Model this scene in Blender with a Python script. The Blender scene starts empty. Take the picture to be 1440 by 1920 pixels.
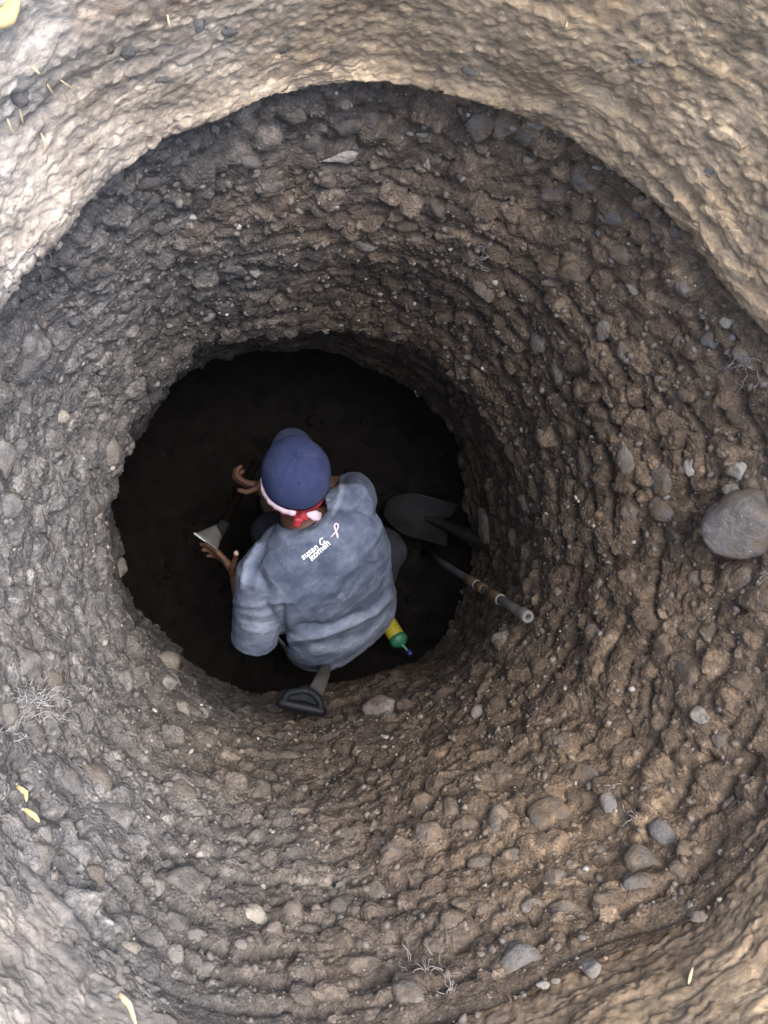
import bpy, bmesh, math, random
import numpy as np
from mathutils import Vector, Matrix, noise as mnoise
from mathutils.bvhtree import BVHTree

random.seed(7)
rng = np.random.default_rng(11)
sc = bpy.context.scene
COL = sc.collection

# ------------------------------------------------------------------ camera
CAMH = 3.10                       # metres above the pit floor
FPX = 1443.0                      # focal length in photo pixels (photo 1440 x 1920)
_t = Vector((220.0 / FPX, 60.0 / FPX, -1.0)).normalized()
RIGHT = _t.cross(Vector((0, 1, 0))).normalized()
UP = RIGHT.cross(_t).normalized()
CAM = Vector((0, 0, CAMH))
cam_d = bpy.data.cameras.new('camera')
cam_d.sensor_fit = 'HORIZONTAL'; cam_d.sensor_width = 36.0
cam_d.lens = FPX / 1440.0 * 36.0
cam_d.clip_start = 0.02; cam_d.clip_end = 500.0
cam = bpy.data.objects.new('camera', cam_d); COL.objects.link(cam)
m = Matrix((RIGHT, UP, -_t)).transposed().to_4x4(); m.translation = CAM
cam.matrix_world = m
sc.camera = cam

# ------------------------------------------------------------------ light
SUN_EL, SUN_AZ = 72.0, 30.0       # azimuth in degrees, from +x towards +y
w = bpy.data.worlds.new('World'); sc.world = w; w.use_nodes = True
nt = w.node_tree; nt.nodes.clear()
sky = nt.nodes.new('ShaderNodeTexSky'); sky.sky_type = 'NISHITA'; sky.sun_disc = False
sky.sun_elevation = math.radians(SUN_EL); sky.sun_rotation = math.radians(90.0 - SUN_AZ)
sky.air_density = 1.0; sky.dust_density = 4.5; sky.ozone_density = 0.9
bg = nt.nodes.new('ShaderNodeBackground'); bg.inputs['Strength'].default_value = 0.15
wo = nt.nodes.new('ShaderNodeOutputWorld')
nt.links.new(sky.outputs[0], bg.inputs[0]); nt.links.new(bg.outputs[0], wo.inputs[0])
sd = bpy.data.lights.new('sun', 'SUN'); sd.energy = 0.8; sd.angle = math.radians(60); sd.color = (1.0, 0.96, 0.91)
sun = bpy.data.objects.new('sun', sd); COL.objects.link(sun)
_sdir = Vector((math.cos(math.radians(SUN_EL)) * math.cos(math.radians(SUN_AZ)),
                math.cos(math.radians(SUN_EL)) * math.sin(math.radians(SUN_AZ)), math.sin(math.radians(SUN_EL))))
sun.rotation_euler = _sdir.to_track_quat('Z', 'Y').to_euler()
sun.location = (2, 2, 6)
sc.view_settings.view_transform = 'Standard'; sc.view_settings.look = 'None'
sc.view_settings.gamma = 1.0; sc.view_settings.use_curve_mapping = False
sc.view_settings.exposure = 1.85
sc.cycles.max_bounces = 8; sc.cycles.diffuse_bounces = 5

# ------------------------------------------------------------------ helpers
def P(px, py, z):
    """world point at height z on the photo ray through (px, py)"""
    v = RIGHT * ((px - 720) / FPX) + UP * ((960 - py) / FPX) + _t
    return CAM + v * ((CAMH - z) / -v.z)

_R = np.array(RIGHT); _U = np.array(UP); _F = np.array(_t); _C = np.array(CAM)
def proj(pts):
    d = np.asarray(pts) - _C
    z = d @ _F
    return 720 + FPX * (d @ _R) / z, 960 - FPX * (d @ _U) / z, z

def tag(o, label=None, cat=None, group=None, kind=None):
    if label: o['label'] = label
    if cat: o['category'] = cat
    if group: o['group'] = group
    if kind: o['kind'] = kind
    return o

def link(name, me, mat=None, parent=None, smooth=True):
    o = bpy.data.objects.new(name, me); COL.objects.link(o)
    if mat is not None and len(me.materials) == 0: me.materials.append(mat)
    if smooth: me.polygons.foreach_set('use_smooth', [True] * len(me.polygons))
    if parent is not None:
        o.parent = parent
        o.matrix_parent_inverse = parent.matrix_world.inverted() if parent.type == 'EMPTY' else Matrix()
    return o

def empty(name, loc, label, cat, group=None):
    o = bpy.data.objects.new(name, None); COL.objects.link(o)
    o.empty_display_size = 0.1
    o.matrix_world = Matrix.Translation(loc)
    o.location = loc
    return tag(o, label, cat, group)

def mesh_np(name, V, F):
    """V (n,3) array, F (m,4) or (m,3) array"""
    me = bpy.data.meshes.new(name)
    F = np.asarray(F, dtype=np.int32); k = F.shape[1]; n = F.shape[0]
    me.vertices.add(len(V)); me.vertices.foreach_set('co', np.asarray(V, dtype=np.float32).ravel())
    me.loops.add(n * k); me.loops.foreach_set('vertex_index', F.ravel())
    me.polygons.add(n)
    me.polygons.foreach_set('loop_start', np.arange(0, n * k, k, dtype=np.int32))
    me.update(calc_edges=True)
    return me

def grid_faces(nr, nc, wrap=True):
    r = np.arange(nr - 1)[:, None]; c = np.arange(nc if wrap else nc - 1)[None, :]
    c1 = (c + 1) % nc
    return np.stack([r * nc + c, r * nc + c1, (r + 1) * nc + c1, (r + 1) * nc + c], -1).reshape(-1, 4)

# periodic value noise on arbitrary (u, v) arrays; period in u is fu cells
def vnoise(u, v, fu, seed):
    r = np.random.default_rng(seed)
    fv = int(v.max() - v.min()) + 6
    g = r.random((fv, fu)) * 2 - 1
    v = v - math.floor(v.min()) + 1
    iu = np.floor(u).astype(int); iv = np.floor(v).astype(int)
    a = u - iu; b = v - iv
    a = a * a * a * (a * (a * 6 - 15) + 10); b = b * b * b * (b * (b * 6 - 15) + 10)
    u0 = iu % fu; u1 = (iu + 1) % fu
    v0 = np.clip(iv, 0, fv - 1); v1 = np.clip(iv + 1, 0, fv - 1)
    return (g[v0, u0] * (1 - a) + g[v0, u1] * a) * (1 - b) + (g[v1, u0] * (1 - a) + g[v1, u1] * a) * b

def fbm(t, s, fu, per_m, octs, seed, gain=0.5):
    """t in turns 0..1, s in metres; fu cells per turn, per_m cells per metre along s"""
    o = 0; amp = 1.0
    for k in range(octs):
        o = o + amp * vnoise(t * fu * 2 ** k, s * per_m * 2 ** k, fu * 2 ** k, seed + k)
        amp *= gain
    return o

# ------------------------------------------------------------------ node helper
class NT:
    def __init__(s, name):
        s.m = bpy.data.materials.new(name); s.m.use_nodes = True
        s.t = s.m.node_tree; s.t.nodes.clear()
        s.out = s.t.nodes.new('ShaderNodeOutputMaterial')
        s.b = s.t.nodes.new('ShaderNodeBsdfPrincipled')
        s.t.links.new(s.b.outputs[0], s.out.inputs[0])
    def n(s, typ, ins=None, **kw):
        x = s.t.nodes.new(typ)
        for k, v in kw.items(): setattr(x, k, v)
        for k, v in (ins or {}).items(): s.set(x, k, v)
        return x
    def set(s, x, k, v):
        i = x.inputs[k]
        if hasattr(v, 'is_output'): s.t.links.new(v, i)
        else: i.default_value = v
    def ramp(s, fac, stops):
        r = s.t.nodes.new('ShaderNodeValToRGB'); s.t.links.new(fac, r.inputs[0])
        e = r.color_ramp.elements
        while len(e) < len(stops): e.new(0.5)
        for el, (p, c) in zip(e, stops):
            el.position = p; el.color = c if len(c) == 4 else (*c, 1)
        return r.outputs[0]
    def mix(s, fac, a, b, typ='MIX'):
        x = s.n('ShaderNodeMix', data_type='RGBA', blend_type=typ)
        s.set(x, 0, fac)
        for i, v in ((6, a), (7, b)):
            if hasattr(v, 'is_output'): s.t.links.new(v, x.inputs[i])
            else: x.inputs[i].default_value = (*v, 1) if len(v) == 3 else v
        return x.outputs[2]
    def math(s, op, a, b=0.0, c=None):
        x = s.n('ShaderNodeMath', operation=op); s.set(x, 0, a); s.set(x, 1, b)
        if c is not None: s.set(x, 2, c)
        return x.outputs[0]
    def noise(s, vec, scale, detail=4, rough=0.55, dist=0.0):
        return s.n('ShaderNodeTexNoise', {'Vector': vec, 'Scale': scale, 'Detail': detail, 'Roughness': rough, 'Distortion': dist}).outputs['Fac']
    def pos(s):
        return s.n('ShaderNodeNewGeometry').outputs['Position']
    def obj(s):
        return s.n('ShaderNodeTexCoord').outputs['Object']
    def bump(s, h, strength, dist):
        b = s.n('ShaderNodeBump', {'Height': h, 'Strength': strength, 'Distance': dist})
        s.t.links.new(b.outputs[0], s.b.inputs['Normal'])

def soil_colour(g, pos):
    """soil colour: greyer towards one side of the shaft, browner towards the other, patchy"""
    sep = g.n('ShaderNodeSeparateXYZ', {0: pos})
    big = g.noise(pos, 2.2, 4)
    f = g.n('ShaderNodeMapRange', {0: sep.outputs[0], 1: -0.58, 2: 0.62, 3: 0.0, 4: 1.0}).outputs[0]
    f = g.math('ADD', f, g.math('MULTIPLY', g.math('SUBTRACT', big, 0.5), 0.9))
    hue = g.ramp(f, [(0.0, (0.172, 0.175, 0.182)), (0.38, (0.128, 0.122, 0.116)), (0.68, (0.138, 0.111, 0.087)), (1.0, (0.165, 0.124, 0.085))])
    # shade of the deep shaft painted into the lower wall colour, ragged top
    deep_shade = g.math('ADD', g.math('ADD', sep.outputs[2], g.math('MULTIPLY', sep.outputs[0], -0.30)), g.math('MULTIPLY', g.math('SUBTRACT', g.noise(pos, 4.5, 5), 0.5), 0.55))
    deep_shade = g.n('ShaderNodeMapRange', {0: deep_shade, 1: 0.86, 2: 1.18, 3: 0.0, 4: 1.0}).outputs[0]
    hue = g.mix(deep_shade, g.mix(1.0, hue, (0.44, 0.44, 0.45), 'MULTIPLY'), hue)
    fine = g.noise(pos, 38, 8, 0.62)
    var = g.ramp(fine, [(0.25, (0.55, 0.54, 0.53)), (0.5, (0.95, 0.95, 0.95)), (0.75, (1.42, 1.40, 1.38))])
    c = g.mix(1.0, hue, var, 'MULTIPLY')
    mul = g.n('ShaderNodeVectorMath', {0: g.n('ShaderNodeTexNoise', {'Vector': pos, 'Scale': 25.0, 'Detail': 3.0}).outputs['Color'], 1: (0.03, 0.03, 0.03)}, operation='MULTIPLY').outputs[0]
    wp = g.n('ShaderNodeVectorMath', {0: pos, 1: mul}, operation='ADD').outputs[0]
    cell = g.n('ShaderNodeSeparateColor', {0: g.n('ShaderNodeTexVoronoi', {'Vector': wp, 'Scale': 62.0}).outputs['Color']}).outputs[0]
    return g.mix(1.0, c, g.ramp(cell, [(0.0, (0.78, 0.78, 0.78)), (0.7, (1.03, 1.03, 1.03)), (1.0, (1.38, 1.36, 1.33))]), 'MULTIPLY')

def specks(g, pos, col, scale=170, r=0.17, thr=0.955, tint=(0.55, 0.53, 0.50)):
    v = g.n('ShaderNodeTexVoronoi', {'Vector': pos, 'Scale': scale})
    near = g.math('LESS_THAN', v.outputs['Distance'], r)
    sepc = g.n('ShaderNodeSeparateColor', {0: v.outputs['Color']})
    pick = g.math('GREATER_THAN', sepc.outputs[0], thr)
    return g.mix(g.math('MULTIPLY', near, pick), col, tint)

def mat_soil():
    g = NT('gravelly_soil'); pos = g.pos()
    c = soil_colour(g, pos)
    c = g.mix(1.0, c, g.ramp(g.noise(pos, 190, 7, .7), [(.30, (.62,) * 3), (.5, (1.0,) * 3), (.72, (1.5, 1.49, 1.47))]), 'MULTIPLY')
    cl = g.n('ShaderNodeAttribute', attribute_name='clod').outputs['Fac']
    c = g.mix(1.0, c, g.ramp(cl, [(0.0, (0.70, 0.71, 0.73)), (0.3, (0.88, 0.88, 0.88)), (0.5, (0.86, 0.85, 0.84)), (0.75, (1.18, 1.16, 1.13)), (0.93, (1.42, 1.40, 1.36)), (1.0, (1.7, 1.68, 1.64))]), 'MULTIPLY')
    c = specks(g, pos, c, 120, 0.16, 0.985, (0.36, 0.35, 0.33))
    c = specks(g, pos, c, 260, 0.20, 0.95, (0.27, 0.26, 0.245))
    g.set(g.b, 'Base Color', c)
    rf = g.ramp(g.noise(pos, 60, 5), [(0.3, (0.62,) * 3), (0.7, (0.9,) * 3)])
    g.set(g.b, 'Roughness', rf); g.b.inputs['Specular IOR Level'].default_value = 0.35
    vo = g.n('ShaderNodeTexVoronoi', {'Vector': pos, 'Scale': 130.0}).outputs['Distance']
    h = g.math('ADD', g.math('MULTIPLY', g.noise(pos, 120, 7, 0.65), 1.0), g.math('MULTIPLY', g.math('SUBTRACT', 1.0, vo), 0.45))
    g.bump(h, 0.9, 0.009)
    return g.m

def mat_stone(name='river_stone', tones=None, lo=.60, hi=.76, rr=.55):
    g = NT(name); pos = g.pos()
    inf = g.n('ShaderNodeObjectInfo')
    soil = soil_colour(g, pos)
    tone = g.ramp(inf.outputs['Random'], tones or [(0.0, (0.10, 0.096, 0.092)), (0.3, (0.115, 0.106, 0.098)), (0.5, (0.09, 0.086, 0.082)), (0.7, (0.135, 0.125, 0.112)), (0.9, (0.11, 0.096, 0.08)), (1.0, (0.155, 0.14, 0.122))])
    n = g.noise(pos, 30, 7, 0.6)
    tone = g.mix(1.0, tone, g.ramp(n, [(0.3, (0.65,) * 3), (0.7, (1.35, 1.34, 1.32))]), 'MULTIPLY')
    cov = g.math('ADD', g.noise(pos, 16, 6, 0.6), g.math('MULTIPLY', inf.outputs['Random'], 0.25))
    cov = g.ramp(cov, [(lo, (1,) * 3), (hi, (0,) * 3)])
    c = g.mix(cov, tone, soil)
    c = specks(g, pos, c, 220, 0.2, 0.96, (0.34, 0.33, 0.31))
    g.set(g.b, 'Base Color', c)
    g.set(g.b, 'Roughness', g.mix(cov, (rr,) * 3, (0.85,) * 3))
    g.b.inputs['Specular IOR Level'].default_value = 0.45
    g.bump(g.math('ADD', g.noise(pos, 120, 7, 0.65), g.math('MULTIPLY', g.noise(pos, 34, 4), 1.2)), 0.8, 0.008)
    return g.m

def mat_pebbles():
    g = NT('pebble_mix'); pos = g.pos()
    a = g.n('ShaderNodeAttribute', attribute_name='tint').outputs['Fac']
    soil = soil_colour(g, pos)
    tone = g.ramp(a, [(0.0, (0.10, 0.098, 0.095)), (0.35, (0.14, 0.132, 0.122)), (0.6, (0.18, 0.165, 0.15)), (0.85, (0.15, 0.122, 0.098)), (0.965, (0.24, 0.22, 0.20)), (0.988, (0.34, 0.32, 0.30)), (1.0, (0.4, 0.38, 0.36))])
    cov = g.math('MULTIPLY', g.ramp(g.noise(pos, 45, 5), [(0.4, (1,) * 3), (0.62, (0,) * 3)]), g.math('LESS_THAN', a, 0.97))
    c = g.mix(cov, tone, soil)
    g.set(g.b, 'Base Color', c); g.b.inputs['Roughness'].default_value = 0.62
    g.bump(g.noise(pos, 220, 4), 0.4, 0.003)
    return g.m

def mat_clay():
    g = NT('pale_clay'); pos = g.pos()
    sep = g.n('ShaderNodeSeparateXYZ', {0: pos})
    # slightly dipping laminae
    zz = g.math('ADD', sep.outputs[2], g.math('MULTIPLY', sep.outputs[0], 0.06))
    warp = g.math('MULTIPLY', g.math('SUBTRACT', g.noise(pos, 6, 4), 0.5), 0.09)
    zz = g.math('ADD', zz, warp)
    v = g.n('ShaderNodeCombineXYZ', {0: g.math('MULTIPLY', sep.outputs[0], 7.0), 1: g.math('MULTIPLY', sep.outputs[1], 7.0), 2: g.math('MULTIPLY', zz, 42.0)}).outputs[0]
    lam = g.noise(v, 1.0, 9, 0.66, 0.4)
    f = g.n('ShaderNodeMapRange', {0: sep.outputs[0], 1: -0.55, 2: 0.25, 3: 0.0, 4: 1.0}).outputs[0]
    f = g.math('ADD', f, g.math('MULTIPLY', g.math('SUBTRACT', g.noise(pos, 3.0, 5), 0.5), 1.1))
    hue = g.ramp(f, [(0.0, (0.60, 0.585, 0.565)), (0.4, (0.56, 0.50, 0.425)), (0.8, (0.52, 0.41, 0.285)), (1.0, (0.46, 0.355, 0.235))])
    var = g.ramp(lam, [(0.22, (0.42, 0.41, 0.42)), (0.42, (0.82, 0.81, 0.80)), (0.58, (1.08, 1.06, 1.02)), (0.75, (1.5, 1.48, 1.42))])
    c = g.mix(1.0, hue, var, 'MULTIPLY')
    for sc__, lo_, hi_ in ((1.1, .84, 1.22), (4.5, .84, 1.30)):
        cell = g.n('ShaderNodeSeparateColor', {0: g.n('ShaderNodeTexVoronoi', {'Vector': g.n('ShaderNodeVectorMath', {0: v, 1: g.n('ShaderNodeVectorMath', {0: g.n('ShaderNodeTexNoise', {'Vector': v, 'Scale': 3.0, 'Detail': 4.0}).outputs['Color'], 1: (.5, .5, .5)}, operation='MULTIPLY').outputs[0]}, operation='ADD').outputs[0], 'Scale': sc__}).outputs['Color']}).outputs[0]
        c = g.mix(1.0, c, g.ramp(cell, [(0.0, (lo_,) * 3), (0.75, (1.0,) * 3), (1.0, (hi_, hi_, hi_ * .98))]), 'MULTIPLY')
    v2 = g.n('ShaderNodeCombineXYZ', {0: g.math('MULTIPLY', sep.outputs[0], 55.0), 1: g.math('MULTIPLY', sep.outputs[1], 55.0), 2: g.math('MULTIPLY', zz, 150.0)}).outputs[0]
    c = g.mix(1.0, c, g.ramp(g.noise(v2, 1.0, 8, .72), [(.28, (.52, .51, .50)), (.46, (.94,) * 3), (.56, (1.08,) * 3), (.74, (1.6, 1.58, 1.54))]), 'MULTIPLY')
    cl = g.n('ShaderNodeAttribute', attribute_name='clod').outputs['Fac']
    c = g.mix(1.0, c, g.ramp(cl, [(0.0, (0.66, 0.65, 0.65)), (0.3, (0.92,) * 3), (0.5, (0.95,) * 3), (0.8, (1.12,) * 3), (1.0, (1.42, 1.42, 1.40))]), 'MULTIPLY')
    dirt = g.ramp(g.noise(pos, 9, 7, 0.65), [(0.34, (1,) * 3), (0.47, (0,) * 3)])
    c = g.mix(g.math('MULTIPLY', dirt, 0.6), c, (0.13, 0.115, 0.10))
    ox = g.ramp(g.noise(pos, 4.3, 6, 0.6), [(0.60, (0,) * 3), (0.75, (1,) * 3)])
    c = g.mix(g.math('MULTIPLY', ox, 0.55), c, (0.33, 0.19, 0.09))
    c = specks(g, pos, c, 130, 0.18, 0.98, (0.56, 0.53, 0.48))
    g.set(g.b, 'Base Color', c); g.b.inputs['Roughness'].default_value = 0.92
    g.b.inputs['Specular IOR Level'].default_value = 0.2
    # soil smeared over the foot of the clay on the near side
    low_ = g.math('ADD', g.math('MULTIPLY', sep.outputs[2], -7.0), g.math('MULTIPLY', sep.outputs[1], -1.6))
    low_ = g.math('ADD', low_, g.math('MULTIPLY', g.noise(pos, 7, 7, 0.65), 3.2))
    low_ = g.n('ShaderNodeMapRange', {0: low_, 1: -10.9, 2: -9.3, 3: 0.0, 4: 0.9}).outputs[0]
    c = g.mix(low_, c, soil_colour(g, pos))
    g.set(g.b, 'Base Color', c)
    fl = g.n('ShaderNodeTexVoronoi', {'Vector': v, 'Scale': 1.4}).outputs['Distance']
    h = g.math('ADD', g.math('MULTIPLY', lam, 0.32), g.math('ADD', g.math('MULTIPLY', g.math('MULTIPLY', g.noise(pos, 85, 9, 0.74), g.ramp(g.noise(pos, 6, 4), [(.35, (.3,) * 3), (.65, (1.3,) * 3)])), 1.0), g.math('MULTIPLY', fl, 0.10)))
    g.bump(h, 0.8, 0.011)
    return g.m

def mat_floor():
    g = NT('shade_black_soil'); pos = g.pos()
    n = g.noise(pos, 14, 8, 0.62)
    c = g.ramp(n, [(0.25, (0.0035, 0.0034, 0.0035)), (0.75, (0.0085, 0.008, 0.0076))])  # blacker than damp soil: the pit's shade is put into the colour
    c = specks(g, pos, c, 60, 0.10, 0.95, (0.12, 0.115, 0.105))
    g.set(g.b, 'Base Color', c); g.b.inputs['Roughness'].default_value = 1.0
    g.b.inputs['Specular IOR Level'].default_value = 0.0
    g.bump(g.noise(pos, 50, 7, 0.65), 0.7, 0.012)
    return g.m

def mat_simple(name, col, rough=0.7, metal=0.0, var=0.25, scale=40, bump=0.15, bd=0.002, spec=0.3, dust=None):
    g = NT(name); pos = g.obj()
    n = g.noise(pos, scale, 6, 0.6)
    v = g.ramp(n, [(0.25, (1 - var,) * 3), (0.75, (1 + var,) * 3)])
    c = g.mix(1.0, col, v, 'MULTIPLY')
    if dust:
        d = g.ramp(g.noise(pos, dust[1], 7, 0.62), [(dust[2], (0,) * 3), (dust[2] + 0.16, (1,) * 3)])
        c = g.mix(g.math('MULTIPLY', d, dust[3]), c, dust[0])
    g.set(g.b, 'Base Color', c); g.b.inputs['Roughness'].default_value = rough
    g.b.inputs['Metallic'].default_value = metal; g.b.inputs['Specular IOR Level'].default_value = spec
    if bump: g.bump(g.noise(pos, scale * 4, 5), bump, bd)
    return g.m

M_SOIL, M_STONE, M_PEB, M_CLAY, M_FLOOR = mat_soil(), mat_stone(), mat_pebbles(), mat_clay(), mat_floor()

# ------------------------------------------------------------------ the shaft: measured rings
CX, CY = 0.16, 0.02
NTH = 1800
TH = np.linspace(0, 2 * math.pi, NTH, endpoint=False)
TT = TH / (2 * math.pi)

def ring(poly, d, sm):
    w3 = np.array([P(x, y, CAMH - d) for x, y in poly])
    a = np.arctan2(w3[:, 1] - CY, w3[:, 0] - CX); r = np.hypot(w3[:, 0] - CX, w3[:, 1] - CY)
    o = np.argsort(a)
    rr = np.interp(TH, a[o], r[o], period=2 * math.pi)
    k = int(NTH * sm / 360)
    ker = np.exp(-0.5 * (np.arange(-3 * k, 3 * k + 1) / k) ** 2); ker /= ker.sum()
    return np.convolve(np.concatenate([rr[-3 * k:], rr, rr[:3 * k]]), ker, 'valid')

LIP = [(0, 520), (100, 420), (200, 330), (390, 235), (560, 182), (720, 160), (860, 185), (960, 220), (1060, 255), (1150, 310),
       (1290, 430), (1380, 550), (1440, 640), (1520, 800), (1560, 1000), (1535, 1250), (1460, 1470), (1290, 1680), (1090, 1770),
       (900, 1860), (600, 1925), (350, 1865), (200, 1780), (100, 1690), (0, 1570), (-85, 1300), (-115, 1050), (-105, 850), (-60, 650)]
INNER = [(215, 950), (230, 870), (265, 790), (310, 725), (380, 655), (470, 642), (560, 628), (650, 628), (740, 650), (820, 690), (880, 750),
         (930, 830), (960, 920), (975, 1010), (965, 1100), (920, 1190), (850, 1260), (760, 1310), (660, 1335), (560, 1348), (450, 1345),
         (370, 1300), (300, 1215), (250, 1135), (222, 1045)]
RL = ring(LIP, 1.45, 1.6)
RI = ring(INNER, 2.38, 2.0) + 0.018 + 0.02 * np.clip(-np.sin(TH), 0, 1) + 0.015 * np.clip(np.cos(TH), 0, 1)
north = 0.5 + 0.5 * np.sin(TH)                      # 1 at the far (top) wall
nwest = 0.5 + 0.5 * np.cos(TH - math.radians(135))
REC = 0.005 + 0.045 * np.clip(north * 1.5 - 0.35, 0, 1)
BELL = 0.13 * np.clip(nwest * 1.5 - 0.3, 0, 1) + 0.05 * np.exp(-((TH - math.radians(320)) / math.radians(16)) ** 2) - 0.0 * (1 - nwest)

def build_profile(knots, rows):
    """knots: list of (depth below camera, radius array); rows: rows per span. Returns (nr, NTH) R and Z and s"""
    Rr, Dd = [], []
    K = len(knots)
    for i in range(K - 1):
        n = rows[i] + (1 if i == K - 2 else 0)
        u = (np.arange(n) / rows[i])[:, None]
        d0, r0 = knots[i]; d1, r1 = knots[i + 1]
        Rr.append(r0[None, :] * (1 - u) + r1[None, :] * u)
        Dd.append(d0 + (d1 - d0) * u + np.zeros((n, NTH)))
    return np.concatenate(Rr), np.concatenate(Dd)

def smooth_rows(A, k, times=2):
    for _ in range(times):
        B = A.copy()
        c = np.cumsum(np.concatenate([np.repeat(A[:1], k, 0), A, np.repeat(A[-1:], k, 0)]), 0)
        c = np.concatenate([np.zeros((1, A.shape[1])), c])
        A = (c[2 * k + 1:] - c[:-2 * k - 1]) / (2 * k + 1)
        A[0] = B[0]; A[-1] = B[-1]
    return A

def to_xyz(R, D):
    return np.stack([CX + R * np.cos(TH), CY + R * np.sin(TH), CAMH - D], -1)

def normals(X):
    du = np.roll(X, -1, 1) - np.roll(X, 1, 1)
    dv = np.gradient(X, axis=0)
    n = np.cross(dv, du)
    n /= np.linalg.norm(n, axis=-1, keepdims=True) + 1e-12
    c = np.stack([CX - X[..., 0], CY - X[..., 1], np.zeros(X.shape[:2])], -1)
    s = np.sign((n * c).sum(-1).mean())
    return n * s

# ---- gravel wall
G1 = RL + REC
east = np.clip(0.5 + 0.5 * np.cos(TH - math.radians(-18)), 0, 1) ** 2.2
def lerp(wt, b=0.0):
    w2 = wt + east * min(1.0 - wt, wt * 0.62)
    return G1 * (1 - w2) + RI * w2 + b
gk = [(1.39, G1), (1.50, G1 + 0.004), (1.72, lerp(.20)), (1.95, lerp(.46, .012)), (2.15, lerp(.66, .012)), (2.30, lerp(.93)),
      (2.38, RI), (2.46, RI + BELL * .55), (2.75, RI + BELL), (3.14, RI + BELL)]
grow = [26, 36, 84, 88, 78, 66, 36, 24, 20, 14]
grow = grow[:len(gk) - 1]
GR, GD = build_profile(gk, grow)
GR = smooth_rows(GR, 7)
X = to_xyz(GR, GD)
N = normals(X)
nr = X.shape[0]
seg = np.linalg.norm(np.diff(X, axis=0), axis=-1)
S = np.concatenate([np.zeros((1, NTH)), np.cumsum(seg, 0)])          # metres along the profile
T = np.broadcast_to(TT, S.shape)
fade = np.clip((S - 0.02) / 0.08, 0, 1)

low = 0.020 * fbm(T, S, 9, 2.2, 3, 100) + 0.010 * fbm(T, S, 30, 7, 2, 130)
# digging benches: scalloped ledges that wander round the shaft
ph = S * 15.0 + 0.75 * fbm(T, S, 6, 1.6, 3, 160) + 0.22 * fbm(T, S, 44, 6, 2, 170)
fr = ph - np.floor(ph)
saw = np.where(fr < 0.22, np.sqrt(fr / 0.22), np.where(fr < 0.70, 1.0 - .15 * (fr - .22), (1 - .15 * .48) * (1 - ((fr - 0.70) / 0.30) ** 2)))
amp = 0.55 + 0.45 * fbm(T, S, 8, 3, 2, 180)
h = low + 0.034 * (saw - 0.5) * np.clip(0.35 + amp, 0.25, 1.25)
h += 0.0055 * fbm(T, S, 150, 26, 3, 200)
MS = np.gradient(S.mean(1))                                          # metres per row
TONE = np.full((nr, NTH), 0.5, np.float32)
def stamp(H, r, c, a, b, ang, ht, p=2.0, lift=0.0, tone=None, env=None):
    if env is None: env = (GR, MS, nr, H0, TONE)
    GR_, MS_, nr2, H0_, TONE_ = env
    mt = 2 * math.pi * GR_[r, c] / NTH; ms = MS_[r]
    R_ = max(a, b); nr_, nc_ = int(R_ / ms) + 1, int(R_ / mt) + 1
    r0, r1 = max(0, r - nr_), min(nr2 - 1, r + nr_)
    cc = np.arange(c - nc_, c + nc_ + 1)
    y = (np.arange(r0, r1 + 1) - r)[:, None] * ms; x = (cc - c)[None, :] * mt
    ca, sa = math.cos(ang), math.sin(ang)
    q = (np.abs((x * ca + y * sa) / a) ** p + np.abs((-x * sa + y * ca) / b) ** p)
    dome = ht * np.sqrt(np.clip(1 - q, 0, 1))
    if tone is not None:
        u_, w_ = (x * ca + y * sa) / a, (-x * sa + y * ca) / b
        for _ in range(2):
            t1, t2 = rng.normal(0, .42, 2)
            dome = np.minimum(dome, ht * (rng.uniform(.62, .95) + t1 * u_ + t2 * w_))
    base = lift + H0_[r, c]
    cw = cc % NTH
    cur = H[r0:r1 + 1][:, cw]
    win = (q < 1) & (base + dome > cur)
    H[r0:r1 + 1, cw] = np.where(win, base + dome, cur)
    if tone is not None:
        tc = TONE_[r0:r1 + 1][:, cw]; TONE_[r0:r1 + 1, cw] = np.where(win, tone, tc)
H0 = h.copy()
# clods and dirt-coated gravel pressed into the wall
NS = 26000
rows_w = np.clip(MS, 0, None).copy(); rows_w[:12] = 0; rows_w[int(sum(grow[:8])):] *= 0.25
rows_w /= rows_w.sum()
rr_ = rng.choice(nr, NS, p=rows_w); cc_ = rng.integers(0, NTH, NS)
dens = fbm(T, S, 26, 5, 2, 300)
for i in range(NS):
    r, c = int(rr_[i]), int(cc_[i])
    a = 0.0050 * (1 - rng.random()) ** -0.66
    a = min(a, 0.036)
    if dens[r, c] < -0.25 and a < 0.014 and rng.random() < 0.7: continue
    b = a * rng.uniform(0.5, 0.9)
    stamp(h, r, c, a, b, rng.normal(0, 0.5), b * rng.uniform(0.55, 1.15), rng.choice([2.0, 2.4, 3.0, 3.6]), -b * rng.uniform(0.0, 0.25), rng.random())
h += 0.0016 * fbm(T, S, 520, 90, 2, 330)
h *= 0.25 + 0.75 * fade

# ---- measured and random stones seated in the wall
def G_at(r, c): return X[r, c] + N[r, c] * h[r, c]
XW = X + N * h[..., None]
pu, pv, pz = proj(XW)
vis_facing = ((_C - XW) * N).sum(-1) > 0.02
def find(px, py):
    d2 = (pu - px) ** 2 + (pv - py) ** 2
    m_ = (d2 < 60) & vis_facing
    if not m_.any():
        i = np.argmin(d2); return np.unravel_index(i, d2.shape)
    zz = np.where(m_, pz, 1e9); i = np.argmin(zz)
    return np.unravel_index(i, zz.shape)

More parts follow.
